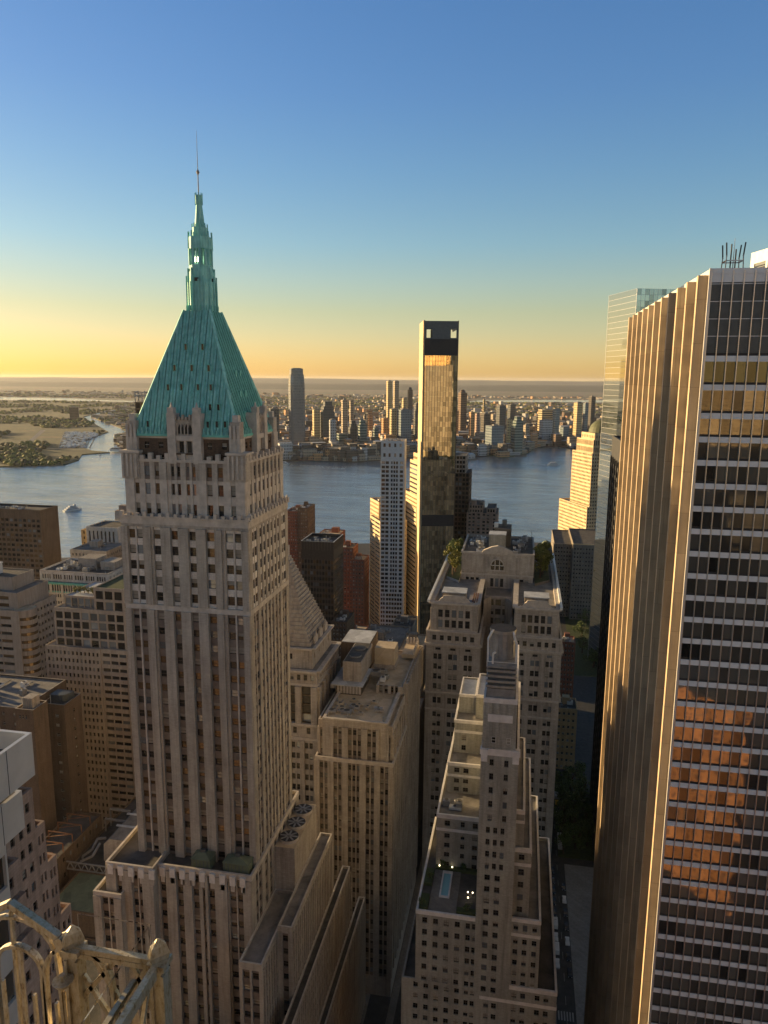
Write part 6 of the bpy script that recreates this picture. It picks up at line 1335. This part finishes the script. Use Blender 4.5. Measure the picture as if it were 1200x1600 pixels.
# ================================================================ 12. STREET LIFE
def car(paint, label, body='sedan', cat='car'):
    r = empty('parked_car' if body == 'sedan' else 'van', (0, 0, 0)); tag(r, label, cat)
    c = MB(); L, W = 4.6, 1.8
    if body == 'sedan': c.prism([(-W/2, -L/2), (W/2, -L/2), (W/2, L/2), (-W/2, L/2)], .35, .85, paint, [(-W/2+.05, -L/2+.1), (W/2-.05, -L/2+.1), (W/2-.05, L/2-.1), (-W/2+.05, L/2-.1)]); c.prism([(-.82, -1.3), (.82, -1.3), (.82, 1.2), (-.82, 1.2)], .85, 1.42, paint, [(-.62, -.7), (.62, -.7), (.62, .6), (-.62, .6)])
    else: c.prism([(-1, -2.6), (1, -2.6), (1, 2.8), (-1, 2.8)], .4, 2.3, paint, [(-.95, -2.55), (.95, -2.55), (.95, 2.2), (-.95, 2.2)])
    c.obj('body', r)
    g = MB()
    if body == 'sedan':
        for s in (-1, 1): g.poly([(s*.80, -1.05, .92), (s*.80, .95, .92), (s*.66, .5, 1.36), (s*.66, -.6, 1.36)], 'darkpane')
        g.poly([(-.74, -1.24, .9), (.74, -1.24, .9), (.6, -.74, 1.36), (-.6, -.74, 1.36)], 'darkpane'); g.poly([(-.74, 1.15, .9), (.74, 1.15, .9), (.6, .65, 1.36), (-.6, .65, 1.36)], 'darkpane')
    else: g.poly([(-.85, 2.75, 1.2), (.85, 2.75, 1.2), (.8, 2.45, 1.9), (-.8, 2.45, 1.9)], 'darkpane')
    g.obj('windscreen', r)
    for x in (-.82, .82):
        for y in (-1.5, 1.5):
            w_ = MB(); w_.bar((x-.1, y, .32), (x+.1, y, .32), .5, .5, 'tyre'); w_.bar((x-.1, y, .32), (x+.1, y, .32), .36, .6, 'tyre'); w_.obj('wheel', r)
    for x in (-.6, .6): l = MB(); l.box(x-.15, x+.15, -2.42 if body == 'sedan' else -2.62, -2.28 if body == 'sedan' else -2.5, .62, .76, 'whitepaint'); l.obj('headlight', r)
    return r
kinds = [car('carpaint', 'dark saloon car parked along the shaded side street'), car('carwhite', 'white saloon car parked along the shaded side street'), car('taxi', 'yellow cab on the shaded side street', cat='taxi'), car('carwhite', 'white van parked on the shaded side street', 'van', 'van')]
used = set(); rr = random.Random(2)
lay = [(25.6, 338+k*6.4) for k in range(9)]+[(21.3, 262+k*7.1) for k in range(9)]+[(25.8, 258+k*8.3) for k in range(7)]+[(4+k*8, 421) for k in range(5)]
for i, (x, y) in enumerate(lay):
    k = rr.choice((0, 0, 0, 0, 0, 1, 3)) if i != 6 else 2; o = kinds[k] if k not in used else copy_tree(kinds[k]); used.add(k)
    if y == 421: o.rotation_euler = (0, 0, pi/2)
    o.location = (x, y, .01); o['group'] = ['dark cars on the side street', 'white cars on the side street', 'yellow cabs on the side street', 'white vans on the side street'][k]
def lamp(x, y):
    r = empty('street_lamp', (x, y, .14)); tag(r, 'tall street lamp on the kerb of the shaded side street', 'street lamp', 'street lamps')
    p = MB(); p.cyl(0, 0, 0, 8, .12, 'greymetal', .07, 8); p.bar((0, 0, 8), (1.6, 0, 8.4), .1, .1, 'greymetal'); p.obj('pole', r); h = MB(); h.box(1.2, 2.0, -.15, .15, 8.3, 8.5, 'greymetal'); h.obj('lamp_head', r); return r
l0 = lamp(19.2, 250)
for k in range(1, 6): o = copy_tree(l0); o.location = (19.2, 250+k*26, .14)

# ================================================================ 13. RAILING BELOW THE TERRACE
r = empty('terrace_railing', (-3.9, 5.6, 218.35)); tag(r, 'weathered metal art deco railing with faceted posts and arched lattice, lower left foreground', 'railing')
off = (-3.9, 5.6, 218.35); YR = 5.6
def rp(name, f): m = MB(); f(m); return m.obj(name, r, off)
def post(x):
    def f(m):
        m.box(x-.045, x+.045, YR-.045, YR+.045, 218.35, 219.56, 'aged'); m.box(x-.07, x-.04, YR-.07, YR+.07, 218.35, 219.5, 'aged'); m.box(x+.04, x+.07, YR-.07, YR+.07, 218.35, 219.5, 'aged')
        m.box(x-.09, x+.09, YR-.09, YR+.09, 219.56, 219.62, 'aged')
    rp('post', f)
    def g(m):
        o8 = lambda s: [(x+s*cos(pi/8+i*pi/4), YR+s*sin(pi/8+i*pi/4)) for i in range(6)]
        m.prism(o8(.085), 219.62, 219.68, 'aged', o8(.105)); m.prism(o8(.105), 219.68, 219.77, 'aged', o8(.075)); m.prism(o8(.075), 219.77, 219.84, 'aged', o8(.012))
    rp('post_cap', g)
post(-3.165); post(-4.05)
rp('top_rail', lambda m: (m.bar((-4.0, YR, 219.60), (-3.2, YR, 219.60), .062, .055, 'aged'), m.bar((-4.0, YR, 219.54), (-3.2, YR, 219.54), .06, .05, 'aged')))
rp('top_rail', lambda m: (m.bar((-3.165, YR-.1, 219.60), (-3.15, 3.2, 219.60), .062, .055, 'aged'), m.bar((-3.165, YR-.1, 219.53), (-3.15, 3.2, 219.53), .05, .06, 'aged')))
rp('inner_rail', lambda m: m.bar((-3.36, YR-.12, 219.46), (-3.36, 3.2, 219.46), .05, .05, 'aged'))
def lattice(m):
    for a, b_ in (((-3.86, 219.52), (-3.5, 218.9)), ((-3.62, 219.52), (-4.0, 219.05)), ((-3.98, 219.3), (-3.55, 218.6)), ((-3.3, 219.5), (-3.8, 218.7)), ((-3.45, 219.5), (-3.2, 218.9))):
        m.bar((a[0], YR+.02, a[1]), (b_[0], YR+.02, b_[1]), .035, .045, 'aged')
rp('lattice', lattice)
def side_lat(m):
    for k in range(5): y = YR-.25-k*.42; m.bar((-3.16, y, 219.5), (-3.16, y-.42, 218.6), .035, .04, 'aged'); m.bar((-3.16, y-.42, 219.5), (-3.16, y, 218.6), .03, .04, 'aged')
rp('lattice', side_lat)
# gothic arched panel at the left
def gab(m):
    m.bar((-4.70, YR, 219.98), (-4.20, YR, 219.69), .062, .07, 'aged', (0, 1, 0)); m.bar((-4.70, YR, 219.98), (-5.15, YR, 219.72), .062, .07, 'aged', (0, 1, 0)); m.bar((-4.20, YR, 219.70), (-4.1, YR, 219.50), .09, .10, 'aged', (0, 1, 0)); m.bar((-5.15, YR, 219.72), (-5.6, YR, 219.5), .09, .1, 'aged', (0, 1, 0))
rp('gable_rail', gab)
def arch(cx, w_, zt, z0, th_=.03):
    def f(m):
        P = []
        for i in range(13):
            a = pi-i*pi/12; P.append((cx+w_*cos(a), YR, zt-w_*1.25+w_*1.25*abs(sin(a))**.75))
        P = [(cx-w_*1.04, YR, z0)]+P+[(cx+w_*1.04, YR, z0)]
        for q, s in zip(P[:-1], P[1:]): m.bar(q, s, th_, .06, 'aged', (0, 1, 0))
    return f
rp('arch', arch(-4.66, .44, 219.84, 218.35)); rp('arch', arch(-4.66, .26, 219.52, 218.35, .035)); rp('arch', arch(-5.35, .30, 219.5, 218.35, .04)); rp('arch', arch(-4.02, .36, 219.62, 218.35, .035))
for x, zt in ((-4.70, 219.9), (-4.64, 219.55), (-4.42, 219.2), (-4.52, 219.0), (-4.86, 219.1), (-4.28, 218.95), (-4.18, 219.1), (-4.98, 219.3)): rp('baluster', lambda m, x=x, zt=zt: m.box(x-.014, x+.014, YR-.018, YR+.018, 218.35, zt, 'aged'))
rp('floodlight', lambda m: (m.cyl(-4.09, YR-.14, 219.30, 219.36, .06, 'aged', .10, 12), m.cyl(-4.09, YR-.14, 219.36, 219.42, .03, 'aged', n=8)))
rp('zigzag_ornament', lambda m: [m.bar((-4.32+i*.06, YR+.05, 218.62+(i % 2)*.16), (-4.26+i*.06, YR+.05, 218.62+((i+1) % 2)*.16), .04, .03, 'aged') for i in range(6)])
rp('glass_panel', lambda m: m.box(-4.10, -3.33, YR+.16, YR+.172, 218.4, 219.83, 'clear')); rp('glass_panel', lambda m: m.box(-3.34, -3.328, 3.3, YR+.14, 218.4, 219.83, 'clear'))
c = MB(); c.box(-7.5, -1.5, -4, 5.75, 214.5, 218.35, 'limestone'); tag(c.obj('lower_terrace', None, (-4.5, 1, 214.5), (-4.5, 1, 214.5)), 'stone ledge carrying the weathered metal railing', 'terrace')

# ================================================================ 14. HAZE
m = bpy.data.materials.new('evening_haze'); m.use_nodes = True; nt = m.node_tree; nt.nodes.clear()
out = nt.nodes.new('ShaderNodeOutputMaterial'); pv = nt.nodes.new('ShaderNodeVolumePrincipled'); nt.links.new(pv.outputs[0], out.inputs['Volume'])
pv.inputs['Color'].default_value = (.84, .85, .88, 1); pv.inputs['Density'].default_value = 1.3e-5; pv.inputs['Anisotropy'].default_value = .2
M['haze'] = m; hz_b = MB(); hz_b.box(-42000, 42000, -6500, 42000, -7, 300, 'haze'); tag(hz_b.obj('haze'), kind='stuff', label='thin golden evening haze lying over the river and far shore', cat='haze')
